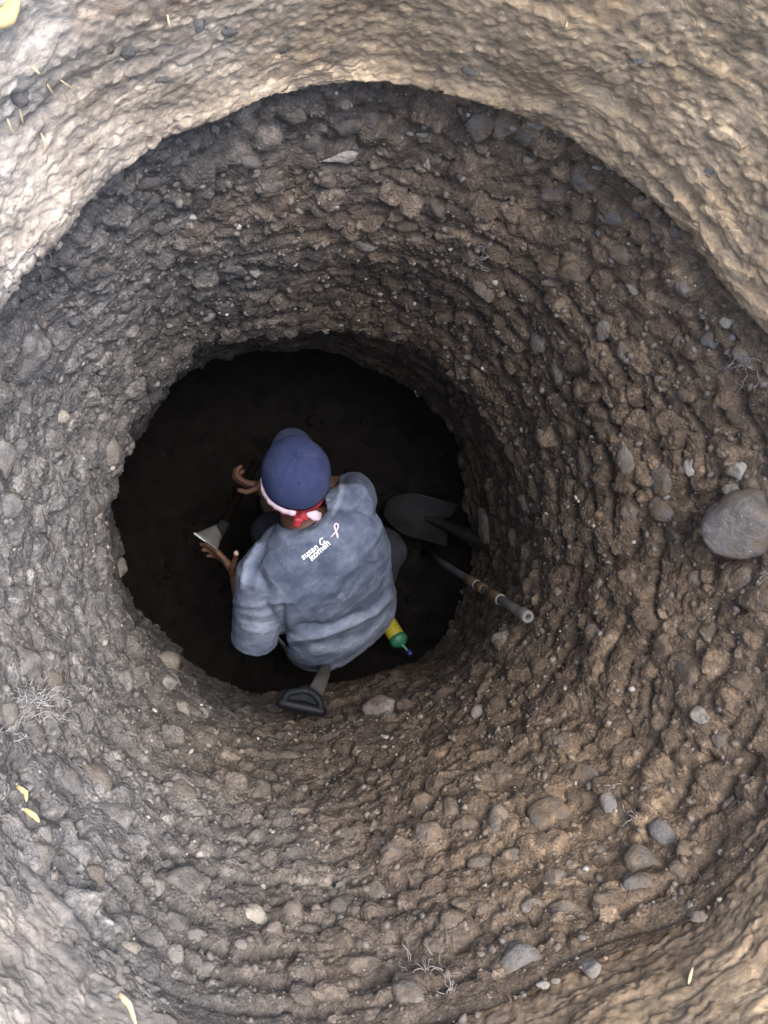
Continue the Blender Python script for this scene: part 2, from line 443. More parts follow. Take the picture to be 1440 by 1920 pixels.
# (px, py, w, h, angle deg, kind)   kind: 0 coated, 1 clean grey, 2 pale
STONES = [
 (1385,1082,52,56,20,2),(1435,1000,30,50,0,0),(912,985,52,76,10,0),(1030,1527,78,72,-25,0),(647,299,76,28,4,2),
 (975,1795,72,76,5,1),(760,1862,66,56,-20,1),(353,1665,92,62,12,0),(302,1665,24,32,0,1),(178,1452,62,84,40,0),(140,1475,52,76,15,0),
 (212,1522,78,64,20,0),(335,1728,52,46,0,0),(425,1722,54,46,-8,0),(478,1716,46,48,10,2),(373,1755,42,36,0,1),(900,545,36,62,25,0),
 (1068,517,50,44,0,0),(900,236,54,60,20,0),(368,262,40,58,-10,0),(110,410,64,52,-15,0),(905,283,36,28,0,0),(1160,478,48,40,0,1),
 (1095,346,50,36,-20,0),(1040,374,52,34,-12,0),(1150,412,60,36,-12,0),(1238,905,56,62,20,0),(1245,955,64,60,0,0),(1180,1072,42,48,20,0),
 (1100,872,42,80,15,0),(1170,865,34,70,10,0),(1285,546,38,34,0,0),(957,850,44,44,0,0),(977,945,32,38,0,0),(960,1004,28,42,10,0),
 (62,650,88,94,-10,0),(22,945,52,56,0,1),(100,1275,74,60,25,0),(50,1250,70,66,0,0),(20,1345,46,44,0,1),(230,1062,36,38,45,1),
 (320,1243,52,56,-20,0),(240,1270,36,44,0,1),(335,665,34,44,-30,0),(215,845,40,56,10,1),(10,850,44,80,0,1),(120,778,38,30,0,2),
 (850,1512,44,62,-12,0),(738,1600,46,56,-20,0),(872,1547,62,44,8,0),(800,1558,56,50,20,0),(935,1530,38,52,0,0),(1140,1512,34,56,10,1),
 (1200,1615,66,70,30,0),(1195,1650,54,44,0,0),(1290,1590,44,38,30,0),(1100,1452,56,46,30,0),(1076,1616,22,20,0,2),(1308,1340,30,38,0,2),
 (1347,1390,34,44,20,0),(495,1485,38,56,-10,0),(545,1412,64,28,5,0),(345,1478,60,40,-35,0),(672,1800,74,40,0,1),(612,1772,40,30,0,0),
 (550,1702,42,40,0,0),(1238,1560,44,58,20,1),(1275,1630,44,40,0,0),(1060,1385,40,34,0,0),(935,1435,34,26,0,1),(800,1498,54,40,-10,0),
 (1290,880,26,40,0,2),(1378,885,40,38,0,2),(1405,912,44,42,0,0),(1370,920,30,34,0,2),(1330,640,34,36,0,1),(1392,660,38,40,0,0),
 (1355,610,22,22,0,2),(1130,620,30,44,0,0),(1080,735,26,44,0,0),(1005,640,34,60,-10,0),(1040,700,30,46,0,0),(985,1100,30,34,0,0),
 (940,1195,46,60,25,0),(1010,1250,44,34,0,0),(1245,1210,42,60,10,0),(1290,1265,76,78,0,0),(1330,1180,36,40,0,2),(1390,1270,52,46,0,0),
 (1105,1190,34,46,20,0),(1175,960,34,40,0,0),(1300,1085,36,30,0,0),(760,425,52,34,0,0),(690,465,60,34,5,0),(620,345,40,30,0,0),
 (500,350,50,26,5,1),(280,345,60,40,-10,0),(200,510,52,36,-15,0),(430,510,66,22,-25,0),(480,515,20,30,20,2),(300,430,40,40,0,0),
 (590,275,44,44,0,0),(660,235,50,36,0,0),(700,220,30,34,0,1),(560,215,44,36,0,0),(820,240,30,36,0,0),(940,250,26,34,0,0),
 (985,262,34,34,0,0),(800,315,13,22,20,2),(795,258,22,10,0,2),(768,257,12,8,0,2),(1183,547,34,16,-35,2),(1118,320,20,12,0,2),
 (1010,232,34,16,-20,2),(1050,256,26,18,0,2),(1145,318,26,14,-20,2),(1375,520,14,26,20,2),(722,1374,9,9,0,2),(615,1865,0,0,0,9),
 (1028,1866,22,16,0,2),(1050,1868,16,12,0,2),(1385,1830,30,20,0,0),(330,1790,34,46,0,1),(290,1765,60,44,20,1),(250,1775,40,30,0,2),
 (150,1600,60,50,10,0),(180,1640,50,40,0,0),(235,1655,30,24,0,0),(90,1560,36,34,0,1),(85,1600,44,50,0,1),(60,1520,50,44,0,0),
 (260,1570,50,30,20,0),(225,1595,30,24,0,0),(395,1390,44,38,0,0),(345,1325,50,40,-20,0),(465,1435,36,26,0,0),(400,1710,26,30,0,0),
 (455,1770,26,22,0,1),(520,1740,34,30,0,0),(580,1740,30,24,0,0),(640,1700,40,36,0,0),(700,1665,46,40,0,0),(790,1640,30,30,0,0),
 (850,1720,56,44,0,0),(820,1770,50,50,0,0),(905,1700,36,30,0,0),(1000,1690,40,34,0,1),(1040,1640,46,40,0,0),(1060,1700,60,34,-20,0),
 (1140,1680,50,40,0,0),(960,1600,44,34,0,0),(900,1610,50,40,0,0),(560,1600,50,34,0,0),(640,1560,40,30,0,0),(470,1600,44,34,0,0),
]
stone_list = []           # (centre, zdir, xdir, a, b, c, kind)
for px, py, w_, h_, ang, kd in STONES:
    if w_ == 0: continue
    r, c = find(px, py)
    p = XW[r, c]; dist = float(pz[r, c])
    tocam = Vector(_C - p).normalized(); n_ = Vector(N[r, c])
    zd = (tocam * 0.8 + n_ * 0.6).normalized()
    a = w_ * .5 * dist / FPX; b = h_ * .5 * dist / FPX
    ca, sa = math.cos(math.radians(ang)), math.sin(math.radians(ang))
    xd = RIGHT * ca + UP * sa
    xd = (xd - zd * xd.dot(zd)).normalized()
    cth = min(a, b) * (0.75 if kd != 2 else 0.6)
    ctr = Vector(p) - zd * cth * (0.42 if kd == 0 else 0.25)
    stone_list.append((ctr, zd, xd, a * 1.06, b * 1.06, cth, kd))
    R2_ = max(a, b)
    stamp(h, r, c, R2_ * 1.35, min(a, b) * 1.45, 0.0, cth * 0.5, 2.0, h[r, c] - H0[r, c] - cth * 0.45)
inframe = (pu > -30) & (pu < 1470) & (pv > -30) & (pv < 1950) & vis_facing & (GD < 2.42)
cand = np.argwhere(inframe)
area = (MS[cand[:, 0]] * GR[cand[:, 0], cand[:, 1]]); area = area / area.sum()
pick = cand[rng.choice(len(cand), 330, p=area, replace=False)]
taken = [s[0] for s in stone_list]
for r, c in pick:
    if len(stone_list) >= 296: break
    p = Vector(XW[r, c]) 
    a = rng.uniform(0.013, 0.030) * (1.25 if rng.random() < .15 else 1)
    if min((p - q).length for q in taken) < a * 1.9 + 0.012: continue
    b = a * rng.uniform(.6, .95); cth = b * rng.uniform(.6, .9)
    n_ = Vector(N[r, c]); zd = (n_ + Vector(rng.normal(0, .25, 3))).normalized()
    tang = Vector((-math.sin(TH[c]), math.cos(TH[c]), 0)) + Vector(rng.normal(0, .35, 3))
    xd = (tang - zd * tang.dot(zd)).normalized()
    ctr = p - n_ * cth * rng.uniform(0.35, 0.65)
    taken.append(p)
    stone_list.append((ctr, zd, xd, a, b, cth, 0 if rng.random() < .93 else 1))
XW = X + N * h[..., None]

gm_ = mesh_np('gravel_wall', XW.reshape(-1, 3), grid_faces(nr, NTH))
_a = gm_.attributes.new('clod', 'FLOAT', 'POINT'); _a.data.foreach_set('value', TONE.ravel())
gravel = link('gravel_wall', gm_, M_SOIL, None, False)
tag(gravel, 'dirt and gravel wall of the dug shaft with ledges and embedded cobbles', 'wall', kind='structure')

def stone_mesh(i, sub=2, rough=0.16, sq=0.0, name='stone'):
    bm = bmesh.new(); bmesh.ops.create_icosphere(bm, subdivisions=sub, radius=1.0)
    o = Vector((i * 7.3, i * 3.1, i * 1.7))
    cuts = [Vector(np.random.default_rng(i * 31 + k).normal(0, 1, 3)).normalized() for k in range(5)]
    for v in bm.verts:
        n0 = v.co.normalized()
        f = 1 + rough * mnoise.noise(n0 * 1.1 + o) * 1.5 + rough * .5 * mnoise.noise(n0 * 2.6 + o) + rough * .22 * mnoise.noise(n0 * 6 + o)
        co = n0 * f
        for k, cu in enumerate(cuts[:int(2 + sq * 4)]):
            lim = 0.80 - 0.14 * sq * (k % 2)
            dd = co.dot(cu) - lim
            if dd > 0: co -= cu * dd * (0.55 + .4 * sq)
        v.co = co
    me = bpy.data.meshes.new(name); bm.to_mesh(me); bm.free()
    return me
BASE = [stone_mesh(i, 3, 0.30, (0.15, 0.6, 0.95)[i % 3]) for i in range(12)]
for b_ in BASE: b_.materials.append(M_STONE)
M_PALE = mat_stone('pale_quartz_stone', [(0, (.26, .245, .21)), (.5, (.33, .31, .27)), (1, (.22, .20, .165))], .50, .60, .55)
M_GREY = mat_stone('clean_grey_stone', [(0, (.15, .145, .138)), (.5, (.185, .178, .168)), (1, (.135, .128, .12))], .50, .64, .6)
BPALE = [stone_mesh(40 + i, 3, 0.28, 0.15) for i in range(4)]
for b_ in BPALE: b_.materials.append(M_PALE)
BGREY = [stone_mesh(60 + i, 3, 0.26, 0.8) for i in range(5)]
for b_ in BGREY: b_.materials.append(M_GREY)

def frame(ctr, xd, zd, s):
    yd = zd.cross(xd)
    mm = Matrix((xd * s[0], yd * s[1], zd * s[2])).transposed().to_4x4(); mm.translation = ctr
    return mm
for i, (ctr, zd, xd, a, b, cth, kd) in enumerate(stone_list):
    me = (BPALE[i % 4] if kd == 2 else BGREY[i % 5] if kd == 1 else BASE[i % 12])
    o = link('stone', me, None, gravel)
    o.matrix_world = frame(ctr, xd, zd, (a, b, cth))

# pebbles and clods too small to pick apart: one joined part
def pebble_cloud(name, pts, nrm, sizes, parent, mat, sub=1, embed=0.3, seed=1):
    r = np.random.default_rng(seed)
    bm = bmesh.new(); bmesh.ops.create_icosphere(bm, subdivisions=sub, radius=1.0)
    bv = np.array([v.co for v in bm.verts]); bf = np.array([[v.index for v in f.verts] for f in bm.faces]); bm.free()
    n = len(pts)
    q = r.normal(size=(n, 4)); q /= np.linalg.norm(q, axis=1, keepdims=True)
    w_, x, y, z = q.T
    Rm = np.stack([np.stack([1 - 2 * (y * y + z * z), 2 * (x * y - z * w_), 2 * (x * z + y * w_)], -1),
                   np.stack([2 * (x * y + z * w_), 1 - 2 * (x * x + z * z), 2 * (y * z - x * w_)], -1),
                   np.stack([2 * (x * z - y * w_), 2 * (y * z + x * w_), 1 - 2 * (x * x + y * y)], -1)], 1)
    scl = sizes[:, None] * np.stack([np.ones(n), r.uniform(.6, .95, n), r.uniform(.5, .8, n)], -1)
    jit = 1 + 0.22 * r.normal(size=(n, len(bv), 1)).clip(-1.5, 1.5)
    V = np.einsum('nij,nkj->nki', Rm, bv[None] * scl[:, None, :] * jit) + (pts - nrm * (sizes * embed)[:, None])[:, None, :]
    F = (bf[None] + (np.arange(n) * len(bv))[:, None, None]).reshape(-1, 3)
    me = mesh_np(name, V.reshape(-1, 3), F)
    at = me.attributes.new('tint', 'FLOAT', 'POINT')
    at.data.foreach_set('value', np.repeat(r.random(n), len(bv)).astype(np.float32))
    o = link(name, me, mat, parent); tag(o, kind='stuff')
    return o
sel = cand[rng.choice(len(cand), 7500, p=area, replace=False)]
sz = np.clip(0.0028 * (1 - rng.random(len(sel))) ** -0.55, 0, 0.013)
pebble_cloud('pebbles', XW[sel[:, 0], sel[:, 1]], N[sel[:, 0], sel[:, 1]], sz, gravel, M_PEB, 1, 0.25, 5)

# ---- clay wall (upper, paler stratum overhanging the gravel)
wob = 0.013 * fbm(TT[None, :], np.zeros((1, NTH)), 34, 1, 5, 400, .62)[0]
RLw = RL + 0.7 * wob
ck = [(0.80, RL + .20), (0.90, RL + .155), (1.02, RL + .105), (1.18, RL + .055), (1.32, RL + .022), (1.41, RL + .006), (1.445, RLw), (1.462, RLw + .012), (1.468, RL + .10)]
crow = [8, 30, 46, 46, 32, 18, 7, 7]
CR, CD = build_profile(ck, crow)
CD = CD + np.clip((CD - 1.3) / .15, 0, 1) * 1.1 * wob[None, :]
XC = to_xyz(smooth_rows(CR, 3, 1), CD); NC_ = normals(XC)
nc = XC.shape[0]
SC = np.concatenate([np.zeros((1, NTH)), np.cumsum(np.linalg.norm(np.diff(XC, axis=0), axis=-1), 0)])
TC = np.broadcast_to(TT, SC.shape)
sw = SC + 0.05 * fbm(TC, SC, 10, 4, 3, 420) + 0.012 * np.sin(TC * 2 * math.pi * 2)
hc = 0.026 * fbm(TC, SC, 10, 3, 2, 440)
strata = fbm(TC, sw, 16, 24, 3, 460, .55)
patch = np.clip(0.5 + 1.1 * fbm(TC, SC, 14, 5, 3, 700), 0.12, 1.0)             # rough and smooth patches
bedp = sw * 9 + 0.8 * fbm(TC, SC, 8, 2, 3, 710)
bf = bedp - np.floor(bedp)
hc += 0.012 * np.where(bf < .35, bf / .35, np.clip((1 - bf) / .65, 0, 1)) * np.clip(.5 + fbm(TC, SC, 9, 4, 2, 720), 0, 1)
crack = np.abs(fbm(TC, sw, 22, 16, 3, 730))
hc -= 0.008 * np.exp(-(crack / .045) ** 2) * patch
hc += 0.0016 * strata * (0.4 + 0.6 * np.clip(fbm(TC, SC, 12, 5, 2, 470) + .5, 0, 1)) + 0.0012 * (1 - np.abs(fbm(TC, sw, 60, 46, 2, 480)))
chip = fbm(TC + 0.02 * strata / 6, sw, 90, 34, 3, 500)
hc += 0.0014 * patch * np.clip(chip * 3, 0, 1) * np.clip(chip + .2, 0, 1) + 0.0020 * patch * fbm(TC, SC, 220, 60, 3, 505, .6)
hc -= 0.030 * np.clip(fbm(TC, sw, 24, 9, 3, 520) - 0.55, 0, 1)          # broken-out hollows
hc += 0.003 * fbm(TC, SC, 420, 80, 2, 540)
endf = np.clip((nc - 1 - np.arange(nc)) / 14, 0, 1)[:, None]
TONEC = np.full((nc, NTH), 0.5, np.float32); MSC = np.gradient(SC.mean(1)); HC0 = hc.copy()
dip = fbm(TC, SC, 8, 3, 2, 740)
for i in range(9000):
    r, c = int(rng.integers(6, nc - 10)), int(rng.integers(0, NTH))
    if patch[r, c] < rng.random() * .8: continue
    a = min(0.0055 * (1 - rng.random()) ** -0.6, 0.034); b = a * rng.uniform(.18, .5)
    stamp(hc, r, c, a, b, 0.12 + .25 * dip[r, c] + rng.normal(0, .12), rng.uniform(.0025, .0065), rng.choice([2.0, 3.0, 4.0]), -rng.uniform(0, .002), rng.random(), (CR, MSC, nc, HC0, TONEC))
hc *= 0.35 + 0.65 * endf
clay_h = hc
XCW = XC + NC_ * hc[..., None]
cm_ = mesh_np('clay_wall', XCW.reshape(-1, 3), grid_faces(nc, NTH))
_a = cm_.attributes.new('clod', 'FLOAT', 'POINT'); _a.data.foreach_set('value', TONEC.ravel())
clay = link('clay_wall', cm_, M_CLAY, None, False)
tag(clay, 'pale tan layered clay wall around the mouth of the pit', 'wall', kind='structure')

# ---- ground sheet out to the horizon
rads = np.concatenate([[0.0, .06, .16, .35, .7, 1.4, 3, 6, 12, 25, 60, 150]])
gx = []
for k, e in enumerate(rads):
    rr = (RL + .20) * (1 if e < 3 else 0) + e + (0.95 if e >= 3 else 0)
    zz = CAMH - 0.80 + 0.02 * np.minimum(1, e * 3) * fbm(TT[None], np.full((1, NTH), k * 3.7), 60, 1, 3, 600 + k)[0] * (1 if k else 0)
    gx.append(np.stack([CX + rr * np.cos(TH), CY + rr * np.sin(TH), zz + 0 * TH], -1)[::4])
gx = np.array(gx); gx[0] = XCW[0][::4]
M_GROUND = mat_simple('dry_earth', (0.22, 0.175, 0.12), .95, 0, .35, 6, .6, .02, .2)
gr = link('ground', mesh_np('ground', gx.reshape(-1, 3), grid_faces(len(rads), NTH // 4)), M_GROUND)
tag(gr, 'bare dry earth around the top of the pit', 'ground', kind='structure')

# ---- floor of the pit
rf = np.linspace(0.0, 1.0, 60)
RF = (RI + BELL).clip(.5) + 0.10
fx = np.stack([CX + rf[:, None] * RF * np.cos(TH), CY + rf[:, None] * RF * np.sin(TH), np.zeros((60, NTH))], -1)[:, ::5]
tt5 = np.broadcast_to(TT[::5], fx.shape[:2]); 
for k in range(60):
    for_r = rf[k]
fl_n = np.array([[mnoise.fractal(Vector((x * 9, y * 9, 3.0)), 0.6, 2.1, 5) for x, y in row] for row in fx[:, :, :2]])
fx[..., 2] = 0.018 * fl_n + 0.10 * np.clip((rf[:, None] - 0.72) / 0.28, 0, 1) ** 2
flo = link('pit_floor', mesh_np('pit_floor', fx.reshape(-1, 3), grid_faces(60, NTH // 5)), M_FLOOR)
tag(flo, 'damp earth floor at the bottom of the pit, painted dark for shade', 'floor', kind='structure')
fb = BVHTree.FromObject(flo, bpy.context.evaluated_depsgraph_get())
def floor_z(x, y):
    hit = fb.ray_cast(Vector((x, y, 1)), Vector((0, 0, -1)))
    return hit[0].z if hit[0] else 0.0
fs = rng.uniform(0, 1, (260, 2)); ang = fs[:, 0] * 2 * math.pi; rad = np.sqrt(fs[:, 1]) * .55
fp = np.array([(CX - .05 + math.cos(a) * r_, CY + math.sin(a) * r_, 0) for a, r_ in zip(ang, rad)])
fp[:, 2] = [floor_z(x, y) for x, y, _ in fp]
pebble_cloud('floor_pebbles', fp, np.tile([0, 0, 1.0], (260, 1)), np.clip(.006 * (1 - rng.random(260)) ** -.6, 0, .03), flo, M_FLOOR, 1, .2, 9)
#MARK_OBJECTS
# ------------------------------------------------------------------ shape helpers
def frames(pts):
    pts = [Vector(p) for p in pts]; out = []
    t0 = (pts[1] - pts[0]).normalized()
    up = Vector((0, 0, 1)) if abs(t0.z) < .9 else Vector((1, 0, 0))
    x = t0.cross(up).normalized()
    for i in range(len(pts)):
        t = (pts[min(i + 1, len(pts) - 1)] - pts[max(i - 1, 0)]).normalized()
        x = (x - t * x.dot(t)).normalized(); y = t.cross(x)
        out.append((x.copy(), y.copy(), t))
    return out

def tube(bm, pts, rad, seg=12, cap=True, round_ends=False):
    """tube with a radius (or (rx, ry)) per point"""
    pts = [Vector(p) for p in pts]
    if not isinstance(rad, (list, tuple)): rad = [rad] * len(pts)
    rad = list(rad)
    if round_ends:
        d0 = (pts[0] - pts[1]).normalized(); d1 = (pts[-1] - pts[-2]).normalized()
        r0, r1 = rad[0], rad[-1]
        mn = lambda r: min(r) if isinstance(r, (list, tuple)) else r
        sc_ = lambda r, c: tuple(q * c for q in r) if isinstance(r, (list, tuple)) else r * c
        pre = [(pts[0] + d0 * mn(r0) * s, sc_(r0, c)) for s, c in ((.97, .25), (.8, .6), (.45, .89))]
        post = [(pts[-1] + d1 * mn(r1) * s, sc_(r1, c)) for s, c in ((.45, .89), (.8, .6), (.97, .25))]
        pts = [p for p, _ in pre] + pts + [p for p, _ in post]
        rad = [r for _, r in pre] + rad + [r for _, r in post]
    fr = frames(pts); rings = []
    for p, r, (x, y, t) in zip(pts, rad, fr):
        rx, ry = r if isinstance(r, (list, tuple)) else (r, r)
        rings.append([bm.verts.new(p + x * rx * math.cos(2 * math.pi * k / seg) + y * ry * math.sin(2 * math.pi * k / seg)) for k in range(seg)])
    for a, b in zip(rings, rings[1:]):
        for k in range(seg):
            bm.faces.new((a[k], a[(k + 1) % seg], b[(k + 1) % seg], b[k]))
    if cap:
        bm.faces.new(rings[0][::-1]); bm.faces.new(rings[-1])
    return rings

def ell(bm, ctr, ax, r, sub=3):
    """ellipsoid; ax = three unit axes, r = three radii"""
    mm = Matrix([Vector(a) * q for a, q in zip(ax, r)]).transposed().to_4x4(); mm.translation = ctr
    bmesh.ops.create_icosphere(bm, subdivisions=sub, radius=1.0, matrix=mm)

def lathe(bm, p0, axis, prof, seg=20):
    """prof: list of (distance along axis, radius)"""
    axis = Vector(axis).normalized()
    x = axis.orthogonal().normalized(); y = axis.cross(x); rings = []
    for s, r in prof:
        rings.append([bm.verts.new(Vector(p0) + axis * s + x * r * math.cos(2 * math.pi * k / seg) + y * r * math.sin(2 * math.pi * k / seg)) for k in range(seg)])
    for a, b in zip(rings, rings[1:]):
        for k in range(seg): bm.faces.new((a[k], a[(k + 1) % seg], b[(k + 1) % seg], b[k]))
    bm.faces.new(rings[0][::-1]); bm.faces.new(rings[-1])

def finish(name, bm, mat, parent=None, smooth=True):
    bmesh.ops.recalc_face_normals(bm, faces=bm.faces[:])
    me = bpy.data.meshes.new(name); bm.to_mesh(me); bm.free()
    return link(name, me, mat, parent, smooth)

def unify(bm, voxel, smooth_it=4, fac=0.5):
    """union of overlapping closed pieces into one continuous surface -> mesh"""
    bmesh.ops.recalc_face_normals(bm, faces=bm.faces[:])
    me = bpy.data.meshes.new('tmp'); bm.to_mesh(me); bm.free()
    o = bpy.data.objects.new('tmp', me); COL.objects.link(o)
    r = o.modifiers.new('r', 'REMESH'); r.mode = 'VOXEL'; r.voxel_size = voxel
    s = o.modifiers.new('s', 'SMOOTH'); s.iterations = smooth_it; s.factor = fac
    dg = bpy.context.evaluated_depsgraph_get(); dg.update()
    res = bpy.data.meshes.new_from_object(o.evaluated_get(dg))
    bpy.data.objects.remove(o); bpy.data.meshes.remove(me)
    return res

# ------------------------------------------------------------------ materials of the things
M_SKIN = mat_simple('brown_skin', (0.078, 0.039, 0.025), .6, 0, .2, 30, .2, .002, .35)
M_NAIL = mat_simple('dusty_nail', (0.42, 0.33, 0.27), .5, 0, .1, 60, 0)
M_HAIR = mat_simple('dark_hair', (0.012, 0.010, 0.009), .6, 0, .4, 120, .5, .003)
M_JEANS = mat_simple('dark_grey_trousers', (0.013, 0.015, 0.021), .95, 0, .35, 24, .7, .005, .1, ((0.026, 0.028, 0.033), 9, .55, .4))
M_BOOT = mat_simple('muddy_boot_leather', (0.04, 0.032, 0.025), .8, 0, .4, 25, .4, .004)
M_CAP = mat_simple('navy_cap_cotton', (0.021, 0.029, 0.074), .92, 0, .16, 22, .35, .0012, .1, ((0.038, 0.043, 0.088), 11, .50, .6))
M_DARKBLUE = mat_simple('navy_dark', (0.018, 0.021, 0.05), .95, 0, .1, 30, 0)
M_WHITEBAND = mat_simple('off_white_cotton', (0.36, 0.30, 0.36), .9, 0, .15, 60, .3, .001)
M_REDBAND = mat_simple('faded_red_cotton', (0.22, 0.02, 0.03), .9, 0, .45, 55, .3, .001, .2, ((0.30, 0.16, 0.18), 70, .56, .6))
M_STEEL = mat_simple('worn_steel', (0.075, 0.076, 0.078), .7, .1, .35, 18, .4, .003, .3, ((0.07, 0.058, 0.048), 12, .46, .85))
M_STEELDULL = mat_simple('dull_muddy_steel', (0.014, 0.015, 0.017), 1.0, 0, .4, 14, .5, .004, .03, ((0.007, 0.0065, 0.006), 7, .42, .9))
M_EDGE = mat_simple('bright_worn_edge', (0.40, 0.44, 0.48), .5, .2, .15, 60, .1, .001)
M_WOOD = mat_simple('weathered_grey_wood', (0.026, 0.025, 0.025), .9, 0, .35, 26, .4, .002)
M_PIPE = mat_simple('grey_painted_steel_pipe', (0.040, 0.040, 0.046), .7, .1, .3, 22, .3, .002, .4, ((0.06, 0.05, 0.042), 14, .45, .7))
M_RUST = mat_simple('orange_rust', (0.062, 0.036, 0.018), .85, 0, .4, 30, .4, .002)
M_PALEMETAL = mat_simple('pale_metal_ring', (0.11, 0.108, 0.105), .7, .1, .2, 30, .2, .001)
M_BLACKPL = mat_simple('black_plastic', (0.004, 0.005, 0.007), .5, 0, .3, 30, .2, .001, .12, ((0.008, 0.0075, 0.007), 12, .58, .5))
M_DARKGREY = mat_simple('dark_blue_grey_plastic', (0.006, 0.008, 0.011), .6, 0, .2, 30, .1, .001, .1)
M_YELLOW = mat_simple('yellow_plastic', (0.20, 0.18, 0.012), .55, 0, .15, 20, .1, .001, .45, ((0.16, 0.13, 0.06), 14, .54, .6))
M_GREEN = mat_simple('green_plastic', (0.012, 0.085, 0.05), .5, 0, .15, 20, .1, .001, .5)
M_BLUE = mat_simple('deep_blue_plastic', (0.012, 0.016, 0.12), .5, 0, .1, 20, 0, .001, .5)
M_INK = mat_simple('dark_label_print', (0.09, 0.085, 0.02), .6, 0, .2, 30, 0)
M_PRINT = mat_simple('white_shirt_print', (0.80, 0.81, 0.83), .8, 0, .06, 150, 0)
M_PINK = mat_simple('pink_ribbon_print', (0.62, 0.47, 0.62), .8, 0, .06, 150, 0)
M_STRAW = mat_simple('dry_straw', (0.50, 0.42, 0.28), .8, 0, .25, 40, .2, .001)
M_ROOT = mat_simple('pale_root_fibre', (0.30, 0.275, 0.255), .85, 0, .35, 60, 0)
M_ROOTWEB = mat_simple('white_root_fibre', (0.40, 0.40, 0.41), .85, 0, .3, 60, 0)
M_ROOTDARK = mat_simple('brown_root_fibre', (0.16, 0.12, 0.10), .85, 0, .35, 60, 0)
M_LEAF = mat_simple('yellow_dry_leaf', (0.52, 0.41, 0.20), .75, 0, .2, 30, .2, .001)

def mat_shirt():
    g = NT('faded_grey_tshirt'); pos = g.obj()
    base = g.ramp(g.noise(pos, 5, 6, .6), [(0.3, (0.043, 0.057, 0.096)), (0.7, (0.068, 0.085, 0.130))])
    a = g.n('ShaderNodeAttribute', attribute_name='lightened').outputs['Fac']
    dust = g.ramp(g.noise(pos, 13, 8, .66), [(0.44, (0,) * 3), (0.66, (1,) * 3)])
    f = g.math('ADD', g.math('MULTIPLY', dust, 0.35), g.math('MULTIPLY', a, g.math('ADD', 0.45, g.math('MULTIPLY', g.noise(pos, 30, 6, .6), 0.8))))
    c = g.mix(f, base, (0.20, 0.235, 0.31))
    stain = g.ramp(g.noise(pos, 8, 5, .6), [(0.60, (0,) * 3), (0.72, (1,) * 3)])
    c = g.mix(g.math('MULTIPLY', stain, .5), c, (0.055, 0.058, 0.062))
    spl = g.n('ShaderNodeTexVoronoi', {'Vector': pos, 'Scale': 17.0})
    spot = g.math('MULTIPLY', g.math('LESS_THAN', spl.outputs['Distance'], .20), g.math('GREATER_THAN', g.n('ShaderNodeSeparateColor', {0: spl.outputs['Color']}).outputs[0], .86))
    c = g.mix(g.math('MULTIPLY', spot, .3), c, (0.20, 0.22, 0.26))
    g.set(g.b, 'Base Color', c); g.b.inputs['Roughness'].default_value = .95
    g.b.inputs['Specular IOR Level'].default_value = .1
    hh = g.math('ADD', g.math('MULTIPLY', g.noise(pos, 26, 5, .6), 1.0), g.math('MULTIPLY', g.noise(pos, 300, 2), .15))
    sp = g.n('ShaderNodeSeparateXYZ', {0: pos})
    dg1 = g.math('MULTIPLY', g.math('ADD', sp.outputs[0], sp.outputs[1]), 9.0); dg2 = g.math('MULTIPLY', g.math('SUBTRACT', sp.outputs[1], sp.outputs[0]), 30.0)
    cv = g.n('ShaderNodeCombineXYZ', {0: dg1, 1: dg2, 2: g.math('MULTIPLY', sp.outputs[2], 24.0)}).outputs[0]
    cr = g.math('POWER', g.math('SUBTRACT', 1.0, g.math('ABSOLUTE', g.math('MULTIPLY', g.math('SUBTRACT', g.noise(cv, 1.0, 4, .55, .6), .5), 3.0))), 5.0)
    hh = g.math('ADD', hh, g.math('MULTIPLY', cr, .28))
    g.bump(hh, .6, .006)
    return g.m
M_SHIRT = mat_shirt()

# ------------------------------------------------------------------ the digger
man = empty('person', P(630, 1120, 0.0), 'person crouching with back to the camera in navy cap and dusty grey t-shirt', 'person')
W = Vector((0.80, 0.60, 0.02)).normalized()               # from left shoulder to right shoulder
# joints
HC = P(555, 903, .845)
Uh = Vector((-0.02, 0.50, 0.866)).normalized(); Fh = Vector((-0.07, .866, -.5)).normalized()
Rh = Fh.cross(Uh).normalized(); Uh = Rh.cross(Fh).normalized()
C7 = P(568, 985, .775); T4 = P(600, 1055, .64); L2 = P(622, 1120, .42); PEL = P(628, 1150, .22)
SHL, SHR = P(486, 1078, .70), P(668, 944, .71)
ELL, WRL = P(476, 1188, .46), P(446, 1082, .40)
ELR, WRR = P(662, 915, .42), P(503, 916, .40)
HIPL, HIPR = P(585, 1160, .22), P(676, 1105, .22)
KNL, KNR = P(512, 1000, .42), P(722, 1034, .37)
ANL, ANR = P(540, 1010, .09), P(700, 1015, .09)

